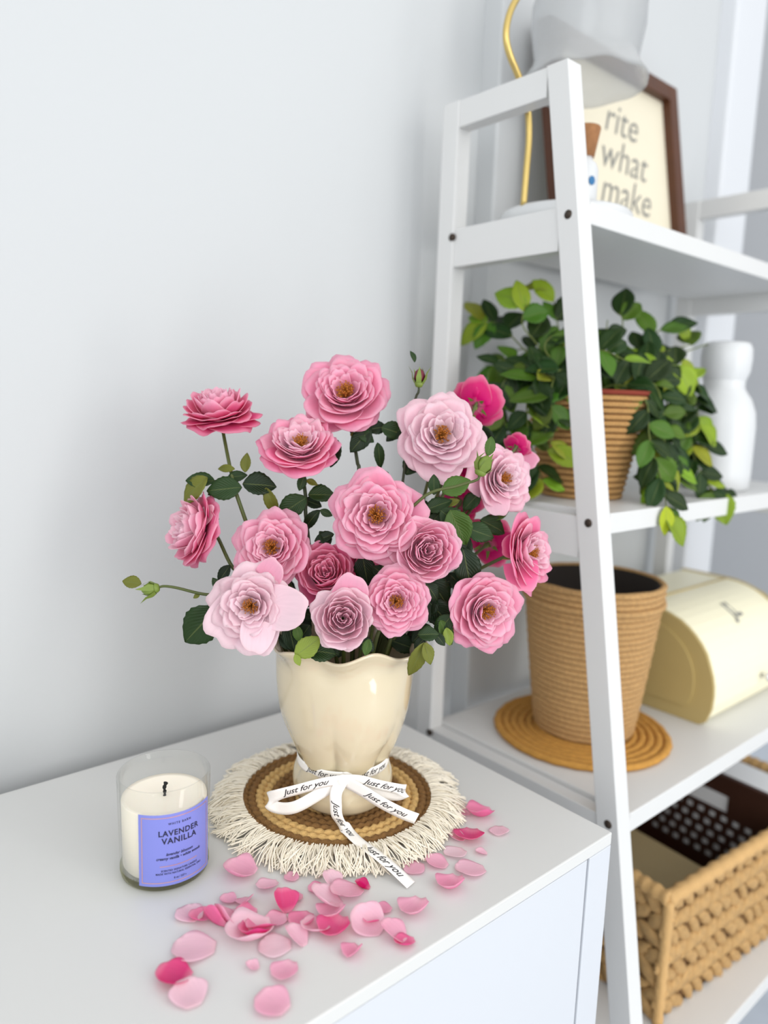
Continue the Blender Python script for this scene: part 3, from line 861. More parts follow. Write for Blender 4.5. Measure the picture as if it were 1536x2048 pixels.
obj('fringe_cord', mk('fringe_cord', *torus_data(.0985, .0032, 240, 6, .0062, lambda a, b: 1 + .2 * math.sin(120 * a + b)), M['fringe']), fm_, Matrix.Translation(mc))

# ------------------------------------------------------------------ vase
vz = TZ + .0092
vc = Vector((.437, .553, vz))
vase = thing('vase', 'glossy cream ceramic vase pinched at the waist like a tied sack', 'vase', vc)
VP = [(.0, .0), (.034, .0), (.040, .0015), (.0465, .008), (.0500, .018), (.0502, .026), (.0480, .034), (.0452, .040), (.0438, .044), (.0440, .049), (.0465, .056),
      (.0513, .066), (.0564, .077), (.0610, .089), (.0646, .102), (.0666, .118), (.0678, .132), (.0680, .144), (.0676, .151), (.0690, .158), (.0735, .165), (.0785, .1695), (.0795, .1715), (.0780, .1730),
      (.0715, .1690), (.0655, .160), (.0640, .148), (.063, .120), (.057, .085), (.044, .060), (.040, .045), (.044, .03), (.042, .012), (.0, .010)]
va0 = math.atan2(-vc.y, -vc.x)
def vmod(i, r, z, a):
    b = a - va0
    inner = i > 22
    g = math.exp(-((z - .058) / .026) ** 2) * (1 if z > .03 else .5)
    pl = (abs(math.sin(3 * b + .5)) ** .55 - .62) * .0085 * g
    pl2 = .0008 * math.sin(3 * b) * math.exp(-((z - .115) / .05) ** 2)
    k = max(0, min(1, (z - .135) / .035)) ** 1.5
    if r < .03: return r, z
    rr = r + pl + pl2 + k * (.0046 * math.sin(7 * b + .5) + .0016 * math.sin(11 * b + 2))
    zz = z + k * (.0045 * math.sin(7 * b - .6) + .0016 * math.sin(4 * b + 1))
    return rr, zz
me_v = lathe('body', VP, 168, M['vase'], vmod)
obj('body', me_v, vase, Matrix.Translation(vc))

# ------------------------------------------------------------------ ribbon
rib = thing('ribbon', 'white satin ribbon printed with black script, tied in a bow on vase', 'ribbon', (vc.x, vc.y, vz + .045))
er = Vector((math.cos(va0), math.sin(va0), 0)); et = Vector((-math.sin(va0), math.cos(va0), 0)); ez = Vector((0, 0, 1))
def Bq(t, z, r): return Vector((vc.x, vc.y, 0)) + et * t + er * r + ez * z
class Strip:
    def __init__(s, pts, sides, width, per=8):
        s.P = smooth_path(pts, per); S = smooth_path(sides, per)
        s.w = width; s.S, s.N, s.L = [], [], [0.0]
        m = len(s.P)
        for i in range(m):
            t = (s.P[min(i + 1, m - 1)] - s.P[max(0, i - 1)]).normalized()
            sd = S[i] - t * S[i].dot(t); sd.normalize()
            s.S.append(sd); s.N.append(t.cross(sd))
            if i: s.L.append(s.L[-1] + (s.P[i] - s.P[i - 1]).length)
    def mesh(s, name, m):
        P = np.array([[tuple(p + sd * s.w * (j / 4 - .5)) for j in range(5)] for p, sd in zip(s.P, s.S)])
        return sheet(name, P, .0003, [m, m])
    def pt(s, d, v, lift):
        i = 0
        while i < len(s.L) - 2 and s.L[i + 1] < d: i += 1
        f = (d - s.L[i]) / max(1e-9, s.L[i + 1] - s.L[i])
        return s.P[i].lerp(s.P[i + 1], f) + s.S[i].lerp(s.S[i + 1], f) * v + s.N[i].lerp(s.N[i + 1], f) * lift
    def text(s, string, start, size, parent, flip=1, lift=.0004, rev=1):
        V, Fc = text_data(string, size, size * .008, .55)
        x0 = min(v[0] for v in V); x1 = max(v[0] for v in V)
        for lf in (lift, -lift):
            obj('lettering', mk('lettering', [s.pt(start + ((x - x0) if rev > 0 else (x1 - x)), flip * (y - size * .28), lf) for x, y in V], Fc, M['ink'], False), parent)
zk = vz + .046
# band round the waist
band = []
for k in range(49):
    a = va0 + 2 * math.pi * k / 48
    band.append(Vector((vc.x + .0462 * math.cos(a), vc.y + .0462 * math.sin(a), zk)))
bs = Strip(band, [ez] * len(band), .0095, 2)
wb = obj('band', bs.mesh('band', M['ribbon']), rib)
bs.text('Just for you', .012, .0078, wb); bs.text('Just for you', .250, .0078, wb)
kn = Bq(0, zk - .001, .0505)
W = .0118
t1 = (ez + er * .25)
lloop = Strip([kn, Bq(-.018, zk + .000, .058), Bq(-.042, zk - .006, .060), Bq(-.060, zk - .013, .057), Bq(-.069, zk - .022, .050), Bq(-.062, zk - .031, .048), Bq(-.044, zk - .027, .054), Bq(-.020, zk - .012, .055), kn],
              [t1, t1, t1, t1, ez, ez - er * .1, ez, ez, ez], W)
o = obj('loop', lloop.mesh('loop', M['ribbon']), rib); lloop.text('Just for you', .014, .009, o, 1, .0004, -1)
rloop = Strip([kn, Bq(.016, zk + .002, .056), Bq(.036, zk - .002, .058), Bq(.054, zk - .008, .054), Bq(.0600, zk - .014, .047), Bq(.052, zk - .017, .048), Bq(.032, zk - .011, .053), Bq(.014, zk - .005, .054), kn],
              [t1, t1, t1, t1, ez, ez, ez, ez, ez], W)
o = obj('loop', rloop.mesh('loop', M['ribbon']), rib); rloop.text('Just for you', .020, .009, o)
tl = Strip([kn, Bq(.018, zk - .007, .058), Bq(.036, zk - .016, .063), Bq(.056, zk - .025, .066), Bq(.070, zk - .030, .067)],
           [ez + er * .3 + et * .3] * 5, .0135)
o = obj('tail', tl.mesh('tail', M['ribbon']), rib); tl.text('Just for you', .024, .0088, o)
tp = [kn, Bq(-.0055, zk - .010, .0570), Bq(-.0055, zk - .022, .0590), Bq(-.004, zk - .032, .0605), on(690, 1655, 2, TZ + .0125), on(716, 1682, 2, TZ + .0112), on(752, 1708, 2, TZ + .0108), on(786, 1736, 2, TZ + .0085), on(822, 1770, 2, TZ + .0016)]
pd = Vector((tp[8] - tp[5])); pd.z = 0; pd.normalize(); sd_ = Vector((pd.y, -pd.x, 0)) * -1
t2 = Strip(tp, [et, et, et + er * .2, et + er * .3, et + er * .4, sd_ * .6 + et * .4, sd_, sd_, sd_], .0112)
o = obj('tail', t2.mesh('tail', M['ribbon']), rib); t2.text('Just for you', .020, .0085, o); t2.text('Just for you', t2.L[-1] - .058, .0095, o)
obj('knot', mk('knot', *(lambda d: ([tuple(kn + er * .001 + et * (x * .0055) + ez * (y * .0062) + er * (z * .004)) for x, y, z in d[0]], d[1]))(torus_data(.55, .45, 16, 8))), rib) if False else None
kb = bmesh.new(); bmesh.ops.create_icosphere(kb, subdivisions=2, radius=1)
for v in kb.verts:
    v.co = kn + er * (.001 + v.co.z * .0042) + et * (v.co.x * .0052 * (1 - .25 * v.co.y ** 2)) + ez * (v.co.y * .0066)
kme = bpy.data.meshes.new('knot'); kb.to_mesh(kme); kb.free(); kme.materials.append(M['ribbon'])
kme.polygons.foreach_set('use_smooth', [True] * len(kme.polygons))
obj('knot', kme, rib)
# ------------------------------------------------------------------ roses
def petal_grid(rt, zt, Wd, c1r, c1z, curl, rufl, seed, zb=-.42, rb=.05, nu=15, nv=10, notch=.03):
    rn = random.Random(seed)
    ph1, ph2, ph3 = rn.uniform(0, 6.28), rn.uniform(0, 6.28), rn.uniform(0, 6.28)
    P = np.zeros((nv, nu, 3))
    c1 = (rt * c1r, zb + c1z)
    for i in range(nv):
        for j in range(nu):
            u = j / (nu - 1) * 2 - 1
            v = i / (nv - 1)
            ve = v * (1 - .30 * abs(u) ** 2.6 - notch * math.exp(-(u / .2) ** 2) + .018 * math.sin(5 * u + ph3))
            a, b, c = (1 - ve) ** 2, 2 * ve * (1 - ve), ve * ve
            r = a * rb + b * c1[0] + c * rt
            z = a * zb + b * c1[1] + c * zt
            if ve > .62:
                k = (ve - .62) / .38
                r += curl * k * k * .9
                z -= curl * k * k * .55
            h = Wd * (.20 + .80 * math.sin(min(1, ve / .66) * math.pi / 2))
            if v > .75: h *= 1 - .12 * ((v - .75) / .25) ** 2
            rho = max(r, .55 * rt + .06)
            ang = u * h / rho
            e = rufl * ve ** 2.2
            w1 = math.sin(2.6 * u + ph1) + .55 * math.sin(5.7 * u + ph2) + .30 * ve ** 3 * math.sin(11.5 * u + ph3)
            x = r - rho + (rho + e * w1 * .5) * math.cos(ang)
            y = (rho + e * w1 * .5) * math.sin(ang)
            P[i, j] = (x, y, z + e * w1 * .55 - .02 * u * u)
    return P[:, ::-1]
# kinds: list of layers (t, count, rt, zt, half width, c1r, c1z, curl)
KINDS = {
    'open': [(1.0, 5, 1.02, -.14, .78, .50, -.02, .10), (.92, 6, .97, -.03, .68, .52, .00, .09), (.80, 6, .86, .05, .60, .56, .00, .08), (.68, 7, .73, .11, .50, .60, .00, .07),
             (.56, 7, .60, .15, .43, .64, .00, .06), (.45, 7, .49, .17, .36, .68, .00, .05), (.34, 7, .39, .17, .29, .72, .00, .04), (.22, 6, .29, .14, .21, .76, .02, .03)],
    'cup': [(1.0, 5, 1.00, .00, .82, .62, .00, .07), (.92, 5, .93, .14, .76, .70, .00, .05), (.80, 5, .80, .25, .66, .82, .00, .03), (.68, 6, .65, .31, .53, .94, .00, .00),
            (.56, 6, .52, .33, .43, 1.02, .00, -.01), (.45, 6, .41, .32, .35, 1.05, .00, .0), (.34, 6, .31, .30, .28, 1.05, .02, .01), (.22, 5, .21, .27, .20, 1.0, .03, .02), (.1, 4, .12, .24, .13, 1.0, .03, .02)],
    'loose': [(1.0, 5, 1.04, -.10, .84, .50, -.02, .09), (.88, 5, .96, .00, .76, .52, .00, .08), (.74, 6, .82, .07, .63, .56, .00, .07), (.62, 6, .67, .12, .51, .62, .00, .06),
              (.48, 6, .53, .16, .41, .68, .00, .04), (.34, 6, .41, .17, .32, .72, .00, .03), (.22, 5, .29, .14, .21, .76, .02, .02)],
    'side': [(1.0, 5, 1.00, -.44, .80, .62, .10, .06), (.92, 6, .98, -.27, .70, .66, .08, .06), (.80, 6, .90, -.10, .62, .74, .05, .05), (.68, 7, .78, .06, .50, .84, .02, .04),
             (.56, 7, .62, .17, .42, .94, .00, .03), (.45, 7, .48, .23, .34, 1.0, .00, .02), (.34, 6, .36, .24, .27, 1.05, .00, .00), (.22, 6, .25, .20, .19, 1.05, .02, .0)],
    'small': [(1.0, 5, 1.00, .02, .84, .60, -.02, .10), (.8, 5, .82, .14, .68, .74, .00, .05), (.6, 5, .62, .20, .50, .9, .00, .02), (.4, 5, .42, .22, .36, 1.0, .00, .0)],
}
PM = {}
for kd, layers in KINDS.items():
    for li, (t, n, rt, zt, wd, c1r, c1z, cu) in enumerate(layers):
        for q in range(3):
            PM[kd, li, q] = sheet('petal', petal_grid(rt, zt, wd, c1r, c1z, cu, .085 if t > .85 else .07, 100 * li + q + 7 * len(kd), zb=-.42 + .24 * (1 - t)), .012, [M['petal'], M['petal_back']])
# stamens: filaments and anthers
def stamen_mesh():
    rn = random.Random(3)
    V, Fc, fm = [], [], []
    for k in range(90):
        a = rn.uniform(0, 6.283); r0 = rn.uniform(0, .06); r1 = rn.uniform(.04, .22); h = rn.uniform(.26, .40) - .5 * r1
        p0 = Vector((r0 * math.cos(a), r0 * math.sin(a), -.30)); p2 = Vector((r1 * math.cos(a), r1 * math.sin(a), -.32 + h))
        v, f = tube_data([p0, p0.lerp(p2, .55) + Vector((0, 0, .03)), p2], .006, 3, False)
        b = len(V); V += v; Fc += [tuple(i + b for i in q) for q in f]; fm += [0] * len(f)
        b = len(V); s = .020
        V += [p2 + Vector(d) * s for d in ((1, 0, 0), (-1, 0, 0), (0, 1, 0), (0, -1, 0), (0, 0, 1), (0, 0, -1))]
        for q in ((0, 2, 4), (2, 1, 4), (1, 3, 4), (3, 0, 4), (2, 0, 5), (1, 2, 5), (3, 1, 5), (0, 3, 5)):
            Fc.append(tuple(i + b for i in q)); fm.append(1)
    return mk('stamens', V, Fc, [M['stamen'], M['anther']], True, None, fm)
STAM = stamen_mesh()
def calyx_mesh():
    parts = []
    V, Fc = [], []
    n = 10
    for r, z in ((.03, -.62), (.085, -.58), (.10, -.50), (.08, -.42), (.03, -.40)):
        for k in range(n):
            a = 2 * math.pi * k / n; V.append((r * math.cos(a), r * math.sin(a), z))
    for i in range(4):
        for k in range(n): Fc.append((i * n + k, i * n + (k + 1) % n, (i + 1) * n + (k + 1) % n, (i + 1) * n + k))
    for s in range(5):
        a = 2 * math.pi * s / 5
        b = len(V)
        for r, z, w in ((.08, -.43, .07), (.24, -.43, .085), (.42, -.50, .05), (.55, -.60, .008)):
            for q in (-1, 1):
                V.append((r * math.cos(a) - q * w * math.sin(a), r * math.sin(a) + q * w * math.cos(a), z))
        for i in range(3): Fc.append((b + 2 * i, b + 2 * i + 1, b + 2 * i + 3, b + 2 * i + 2))
    return mk('calyx', V, Fc, M['sepal'])
CALYX = calyx_mesh()

PALE, SOFT, MID, DEEP, HOT = (.965, .80, .855), (.96, .69, .79), (.955, .51, .68), (.93, .24, .49), (.83, .05, .28)
mixc = lambda a, b, t: tuple(x + (y - x) * t for x, y in zip(a, b))
def axis_mat(pos, n, spin):
    q = n.to_track_quat('Z', 'Y').to_matrix().to_4x4()
    return Matrix.Translation(pos) @ q @ Matrix.Rotation(spin, 4, 'Z')
ROSES = {}
def rose(key, px, py, depth, dia, nrm, kind, inner, outer, label, via=(), gold=True, stem='stem', spin=None, fl=1.22, loose=1.0, drop=None):
    rn = random.Random(sum(map(ord, key)) * 13 + int(px))
    n = cdir(*nrm)
    R_ = dia / 2 * depth / FPX
    c = at(px, py, depth)
    foot = Vector((vc.x + rn.uniform(-.014, .014), vc.y + rn.uniform(-.014, .014), vz + .022))
    t = thing('rose', label, 'rose', foot, 'pink garden roses in the cream vase')
    Mh = axis_mat(c + n * (.08 * R_), n, rn.uniform(0, 6.28) if spin is None else spin) @ Matrix.Diagonal((R_, R_, R_ * fl, 1))
    lay = KINDS[kind]
    for li, (tt, cnt, *_x) in enumerate(lay):
        a0 = rn.uniform(0, 6.28)
        for k in range(cnt):
            a = a0 + 2 * math.pi * (k + rn.uniform(-.22, .22)) / cnt
            s = rn.uniform(.93, 1.07) * (1 if tt < .95 else rn.uniform(.94, 1.08) * loose)
            Mp = Mh @ Matrix.Rotation(a, 4, 'Z') @ Matrix.Translation((0, 0, -.4)) @ Matrix.Rotation(rn.uniform(-.11, .11) * (.6 + .6 * tt), 4, 'Y') @ Matrix.Rotation(rn.uniform(-.10, .10), 4, 'X') @ Matrix.Translation((0, 0, .4)) @ Matrix.Diagonal((s, s, rn.uniform(.92, 1.1), 1))
            o = obj('petal', PM[kind, li, rn.randrange(3)], t, Mp)
            q = min(1, max(0, (tt - .30) / .70 + rn.uniform(-.15, .15)))
            col = mixc(inner, outer, q ** 1.15)
            f = rn.uniform(.94, 1.04)
            o.color = (*[min(.95, x * f) for x in col], 1)
    if gold:
        obj('stamens', STAM, t, Mh @ Matrix.Translation((0, 0, .06)) @ Matrix.Diagonal((1.05, 1.05, 1.15, 1)))
    obj('calyx', CALYX, t, Mh)
    e = c - n * (R_ * .48)
    if via:
        pts = [foot] + [at(*v) for v in via] + [e - n * .012, e]
    else:
        k = Vector((e.x - vc.x, e.y - vc.y, 0)); kl = k.length; k = k / kl if kl > 1e-6 else k
        rimp = Vector((vc.x, vc.y, vz + .168)) + k * min(.046, kl * .6)
        m_ = rimp.lerp(e, .55) - n * min(.03, .3 * (e - rimp).length)
        pts = [foot, rimp, m_, e - n * .008, e]
    path = smooth_path(pts, 7)
    obj('stem', tube('stem', path, lambda q: .0021 - .0005 * q, M[stem], 7), t)
    ROSES[key] = (t, path)
    return t

D = .72
rose('a', 437, 808, .715, 150, (-.06, .90, .43), 'side', mixc(SOFT, MID, .5), HOT, 'pink rose seen from the side, alone high on the far left stem', [(495, 1052, .712), (466, 960, .713)], False, fl=1.2)
rose('b', 691, 782, .735, 172, (.02, .40, .92), 'open', MID, mixc(MID, DEEP, .5), 'large pink rose with golden centre, topmost in the bouquet', [(716, 1000, .74), (714, 920, .742)], stem='stem_dark')
rose('c', 600, 884, .705, 156, (.05, .66, .75), 'open', SOFT, DEEP, 'pink rose with deep pink lower petals just below the topmost rose', [(617, 1080, .715), (612, 1000, .712)], stem='stem_dark')
rose('d', 884, 868, .715, 166, (.05, .22, .97), 'loose', PALE, mixc(PALE, SOFT, .6), 'very pale pink rose under the dark red bud')
rose('e', 957, 804, .80, 100, (.35, .55, -.75), 'small', DEEP, HOT, 'hot pink rose turned away, against the ivy leaves', gold=False)
rose('f', 1010, 957, .735, 132, (.48, .12, .87), 'loose', PALE, mixc(PALE, MID, .5), 'pale pink rose facing right behind the green bud')
rose('g', 752, 1030, .668, 180, (.0, .16, .98), 'open', mixc(SOFT, MID, .6), mixc(MID, DEEP, .35), 'large pink rose with golden stamens in the middle of the bouquet')
rose('h', 376, 1055, .700, 152, (-.80, .28, .55), 'side', mixc(PALE, SOFT, .5), mixc(DEEP, HOT, .2), 'pink rose facing left at the left edge of the bouquet', [(520, 1190, .705), (466, 1136, .705)], False, fl=1.2)
rose('i', 543, 1094, .682, 152, (-.06, .22, .96), 'open', mixc(SOFT, MID, .5), mixc(MID, DEEP, .3), 'pink rose with amber hollow centre above the palest low rose')
rose('j', 855, 1102, .670, 134, (.14, .10, .98), 'cup', mixc(SOFT, MID, .4), mixc(SOFT, MID, .7), 'soft pink ruffled rose right of the central large rose', gold=False)
rose('k', 1063, 1104, .720, 142, (.74, .12, .66), 'loose', SOFT, DEEP, 'pink rose facing right at the right edge of the bouquet')
rose('l', 652, 1145, .695, 122, (-.02, .32, .94), 'cup', mixc(MID, DEEP, .2), mixc(DEEP, HOT, .1), 'half-closed deep pink cupped rose between four others', gold=False)
rose('m', 500, 1212, .652, 150, (-.02, .06, 1), 'loose', PALE, PALE, 'palest blush rose low at the left with loose outer petals', loose=1.12)
rose('n', 686, 1236, .648, 128, (.08, .20, .97), 'cup', SOFT, PALE, 'pale cupped rose hanging over the front of the vase rim', gold=False)
rose('o', 793, 1203, .655, 136, (.04, .12, .99), 'open', mixc(SOFT, MID, .7), mixc(MID, DEEP, .25), 'ruffled pink rose over the right part of the vase rim')
rose('p', 975, 1224, .685, 152, (.36, -.02, .93), 'open', mixc(SOFT, MID, .4), mixc(MID, DEEP, .4), 'pink rose with golden centre lowest at the right of the bouquet')
rose('q', 1036, 892, .80, 58, (.5, .5, -.6), 'small', DEEP, HOT, 'small hot pink bloom behind the pale rose that faces right', gold=False)
rose('r', 925, 1000, .785, 92, (.3, .3, -.8), 'small', DEEP, HOT, 'hot pink rose hidden among dark leaves right of centre', gold=False)
rose('s', 985, 1082, .785, 104, (.5, .25, -.7), 'small', DEEP, HOT, 'hot pink rose behind the right edge rose', gold=False)
rose('t', 912, 930, .775, 96, (.2, .3, -.8), 'small', DEEP, HOT, 'hot pink rose peeking below the very pale rose', gold=False)
rose('u', 722, 1138, .735, 92, (.1, .5, .6), 'small', DEEP, HOT, 'deep pink bloom half hidden under the central large rose', gold=False)

# loose hanging outer petals of the palest rose
def extra_petal(key, px, py, depth, nrm, size, spin, col, kind='loose', li=0):
    t, _ = ROSES[key]
    R_ = size / 2 * depth / FPX
    o = obj('petal', PM[kind, li, 1], t, axis_mat(at(px, py, depth), cdir(*nrm), spin) @ Matrix.Diagonal((R_, R_, R_, 1)))
    o.color = (*col, 1)
def aim_petal(key, bx, by, tx, ty, depth, col, li=0, tilt=.3):
    """one big petal from a base pixel to a tip pixel at a given distance"""
    t, _ = ROSES[key]
    a, b = at(bx, by, depth), at(tx, ty, depth - .006)
    y = (b - a); L = y.length; y.normalize()
    z = cdir(0, tilt, 1); x = y.cross(z).normalized(); z = x.cross(y)
    s = L / 1.05
    Mx = Matrix(((y.x, -x.x, z.x, a.x), (y.y, -x.y, z.y, a.y), (y.z, -x.z, z.z, a.z), (0, 0, 0, 1))) @ Matrix.Diagonal((s, s, s * .5, 1)) @ Matrix.Translation((0, 0, .42))
    o = obj('petal', PM['loose', li, 1], t, Mx); o.color = (*col, 1)
aim_petal('m', 535, 1212, 612, 1218, .652, PALE, 0, .1)
aim_petal('m', 520, 1240, 512, 1302, .650, PALE, 0, .2)
aim_petal('m', 530, 1160, 556, 1122, .660, mixc(SOFT, MID, .5), 0, .2)
aim_petal('n', 695, 1210, 708, 1150, .655, mixc(SOFT, MID, .7), 0, .2)
aim_petal('k', 1040, 1120, 1050, 1180, .712, DEEP, 0, .1)
aim_petal('k', 1045, 1090, 1004, 1100, .722, HOT, 0, .1)
aim_petal('f', 990, 985, 1000, 1030, .73, SOFT, 0, .1)
aim_petal('h', 400, 1040, 452, 1022, .702, SOFT, 3, .6)
aim_petal('q', 1040, 915, 1074, 926, .80, MID, 0, .1)

# ------------------------------------------------------------------ rose buds
def bud(label, base, tip, r, via, red, group='rose buds in the cream vase', stem='stem', n_side=0):
    foot = Vector((vc.x + random.uniform(-.01, .01), vc.y + random.uniform(-.01, .01), vz + .024))
    t = thing('rose_bud', label, 'rose bud', foot, group)
    base, tip = at(*base), at(*tip)
    ax = (tip - base).normalized(); L = (tip - base).length
    q = ax.to_track_quat('Z', 'Y').to_matrix().to_4x4()
    Mb = Matrix.Translation(base) @ q
    if red:
        obj('bud', lathe('bud', [(0, .1 * L), (r * .8, .25 * L), (r * .95, .5 * L), (r * .7, .8 * L), (r * .25, L), (0, L * 1.01)], 14, M['bud_red'], lambda i, rr, z, a: (rr * (1 + .12 * math.sin(3 * a + 8 * z / L)), z)), t, Mb)
    else:
        obj('bud', lathe('bud', [(0, .0), (r * .75, .12 * L), (r, .4 * L), (r * .72, .75 * L), (r * .2, L), (0, L * 1.01)], 14, M['sepal']), t, Mb)
    hip = lathe('hip', [(0, -.25 * L), (r * .5, -.2 * L), (r * .72, -.02 * L), (r * .6, .16 * L), (0, .18 * L)], 12, M['sepal'])
    obj('hip', hip, t, Mb)
    for s in range(5):
        a = 2 * math.pi * s / 5 + .4
        V = []
        for f, rr, w in ((.05, .70, .5), (.35, 1.10, .55), (.72, .98 if s % 2 else 1.25, .32), (1.12, .55 if s % 2 else 1.9, .02)):
            for e in (-1, 1):
                V.append((r * (rr * math.cos(a) - e * w * .8 * math.sin(a)), r * (rr * math.sin(a) + e * w * .8 * math.cos(a)), f * L))
        obj('sepal', mk('sepal', V, [(2 * i, 2 * i + 1, 2 * i + 3, 2 * i + 2) for i in range(3)], M['sepal']), t, Mb)
    path = smooth_path([foot] + [at(*v) for v in via] + [base - ax * .008, base - ax * .15 * L], 7)
    obj('stem', tube('stem', path, lambda k: .0017 - .0006 * k, M[stem], 6), t)
    return t
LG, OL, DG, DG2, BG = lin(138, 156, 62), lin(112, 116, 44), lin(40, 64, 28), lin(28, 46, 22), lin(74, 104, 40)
b1 = bud('dark red bud on an upright stem at the top right of the bouquet', (838, 768, .735), (840, 738, .735), .0062, [(790, 1130, .74), (806, 960, .74), (828, 812, .738)], True, stem='stem_dark')
put_leaf(b1, at(829, 725, .735), at(826, 697, .735), cdir(.5, 0, 1), DG, 4)
b2 = bud('green bud with spread sepals in front of the pale rose facing right', (961, 944, .675), (976, 912, .675), .0080, [(770, 1120, .69), (840, 1000, .68), (915, 972, .678)], False)
put_leaf(b2, at(975, 912, .676), at(984, 872, .676), cdir(.4, 0, 1), BG, 2)
b3 = bud('green bud on a long bare stem stretching out to the far left', (312, 1176, .68), (284, 1182, .68), .0066, [(560, 1240, .69), (470, 1196, .685), (405, 1188, .682), (355, 1176, .68)], False)
put_leaf(b3, at(283, 1168, .68), at(243, 1160, .68), cdir(.1, .5, 1), OL, 0)
put_leaf(b3, at(400, 1188, .682), at(386, 1196, .68), cdir(.1, .5, 1), OL, 0)

# ------------------------------------------------------------------ rose leaves, each on the stem of its rose
rl = random.Random(21)
def rleaf(key, b, t, depth, col, var=0, nrm=None, dd=0.0, own=None):
    par = own or ROSES[key][0]
    nrm = nrm or (rl.uniform(-.35, .35), rl.uniform(.1, .7), 1)
    f = rl.uniform(.85, 1.15)
    return put_leaf(par, at(b[0], b[1], depth), at(t[0], t[1], depth + dd), cdir(*nrm), [c * f for c in col], var)
for a in [
    ('a', (415, 955), (352, 1000), .706, OL, 3), ('a', (484, 975), (410, 980), .704, DG, 0), ('a', (485, 968), (553, 968), .705, DG2, 1), ('a', (490, 945), (494, 905), .71, OL, 2),
    ('a', (470, 938), (430, 934), .712, OL, 4), ('a', (532, 975), (551, 1036), .706, OL, 4), ('a', (430, 962), (370, 960), .712, DG, 2), ('a', (455, 955), (495, 950), .713, DG, 2), ('a', (462, 960), (415, 990), .716, DG, 2),
    ('c', (614, 995), (552, 1032), .708, DG, 0), ('c', (616, 990), (672, 985), .708, DG, 1), ('c', (640, 1020), (598, 1062), .704, DG2, 4), ('c', (640, 1020), (665, 1032), .704, DG, 2), ('c', (668, 1068), (628, 1082), .70, DG2, 2), ('c', (609, 950), (598, 982), .71, DG, 2), ('c', (612, 960), (636, 970), .71, OL, 2), ('c', (676, 880), (660, 935), .725, DG2, 2), ('c', (608, 1000), (645, 1010), .715, DG2, 1),
    ('b', (762, 855), (812, 868), .735, DG, 1), ('b', (812, 850), (770, 880), .737, DG2, 0), ('b', (715, 860), (748, 885), .735, DG, 2), ('b', (742, 855), (700, 905), .735, DG2, 2), ('b', (755, 885), (764, 940), .733, DG, 4), ('b', (745, 950), (778, 945), .73, DG, 2), ('b', (735, 860), (775, 850), .738, DG2, 1), ('b', (700, 870), (735, 868), .738, OL, 4),
    ('d', (836, 945), (818, 905), .74, DG2, 1), ('d', (812, 950), (838, 900), .742, DG, 0), ('d', (868, 990), (868, 948), .70, DG, 2), ('d', (884, 985), (942, 958), .69, BG, 0), ('d', (842, 1010), (872, 1040), .70, DG, 1), ('d', (850, 1020), (905, 1000), .70, DG, 2), ('d', (862, 1008), (900, 1035), .71, DG2, 1), ('d', (888, 1010), (920, 1000), .705, OL, 2), ('d', (835, 1000), (858, 1030), .715, DG2, 1),
    ('p', (900, 1020), (935, 1092), .69, BG, 1), ('p', (930, 1055), (990, 1075), .71, DG, 0), ('p', (960, 1040), (1015, 1062), .73, DG, 1), ('p', (985, 1040), (1018, 1020), .735, BG, 2), ('p', (925, 1095), (945, 1180), .69, DG2, 0), ('p', (900, 1150), (950, 1195), .70, DG2, 1), ('p', (905, 1230), (868, 1270), .68, DG, 0), ('p', (880, 1240), (905, 1290), .68, BG, 2), ('p', (860, 1250), (820, 1285), .675, DG2, 1), ('p', (930, 1110), (900, 1070), .70, DG2, 2),
    ('o', (855, 1150), (900, 1215), .69, DG2, 0), ('o', (870, 1190), (840, 1240), .69, DG2, 1), ('o', (835, 1270), (880, 1265), .665, DG, 1), ('o', (850, 1275), (828, 1300), .665, DG2, 0), ('o', (870, 1265), (890, 1292), .67, DG2, 2), ('o', (848, 1285), (818, 1364), .66, OL, 4), ('o', (893, 1255), (900, 1292), .675, LG, 2), ('o', (855, 1200), (905, 1255), .69, DG2, 1), ('o', (880, 1170), (925, 1150), .70, DG2, 0), ('o', (850, 1285), (862, 1330), .66, OL, 2),
    ('n', (590, 1312), (642, 1275), .652, LG, 0), ('n', (612, 1300), (674, 1305), .66, DG, 1), ('n', (590, 1308), (600, 1332), .65, LG, 2), ('n', (738, 1278), (730, 1312), .65, BG, 2), ('n', (715, 1280), (752, 1300), .66, DG2, 1), ('n', (620, 1250), (590, 1290), .67, DG2, 1), ('n', (640, 1290), (680, 1310), .665, DG2, 0),
    ('i', (575, 1240), (590, 1305), .665, DG2, 2), ('i', (588, 1180), (605, 1240), .69, DG2, 0), ('i', (585, 1195), (562, 1245), .69, DG2, 1), ('i', (592, 1250), (600, 1285), .66, BG, 2), ('i', (460, 1130), (436, 1165), .70, DG2, 2), ('i', (440, 1180), (425, 1155), .69, DG, 2),
    ('m', (436, 1215), (362, 1290), .675, DG, 1), ('m', (560, 1270), (580, 1300), .665, DG2, 2),
    ('l', (725, 1110), (735, 1170), .70, DG2, 1), ('l', (705, 1200), (650, 1205), .70, DG2, 0), ('l', (745, 1125), (720, 1160), .71, DG2, 0),
    ('j', (880, 1020), (932, 1060), .695, DG, 1), ('j', (920, 1120), (940, 1075), .70, DG2, 0), ('j', (780, 1160), (745, 1130), .69, DG2, 1), ('j', (850, 1165), (880, 1200), .68, DG2, 1),
    ('g', (660, 1090), (640, 1060), .70, DG2, 1), ('g', (850, 1060), (885, 1020), .70, DG, 2), ('f', (945, 900), (965, 870), .74, DG2, 1), ('f', (960, 985), (925, 1020), .735, DG, 0), ('e', (960, 850), (975, 905), .79, DG2, 1), ('f', (905, 975), (880, 960), .72, DG2, 2),
]:
    rleaf(*a)
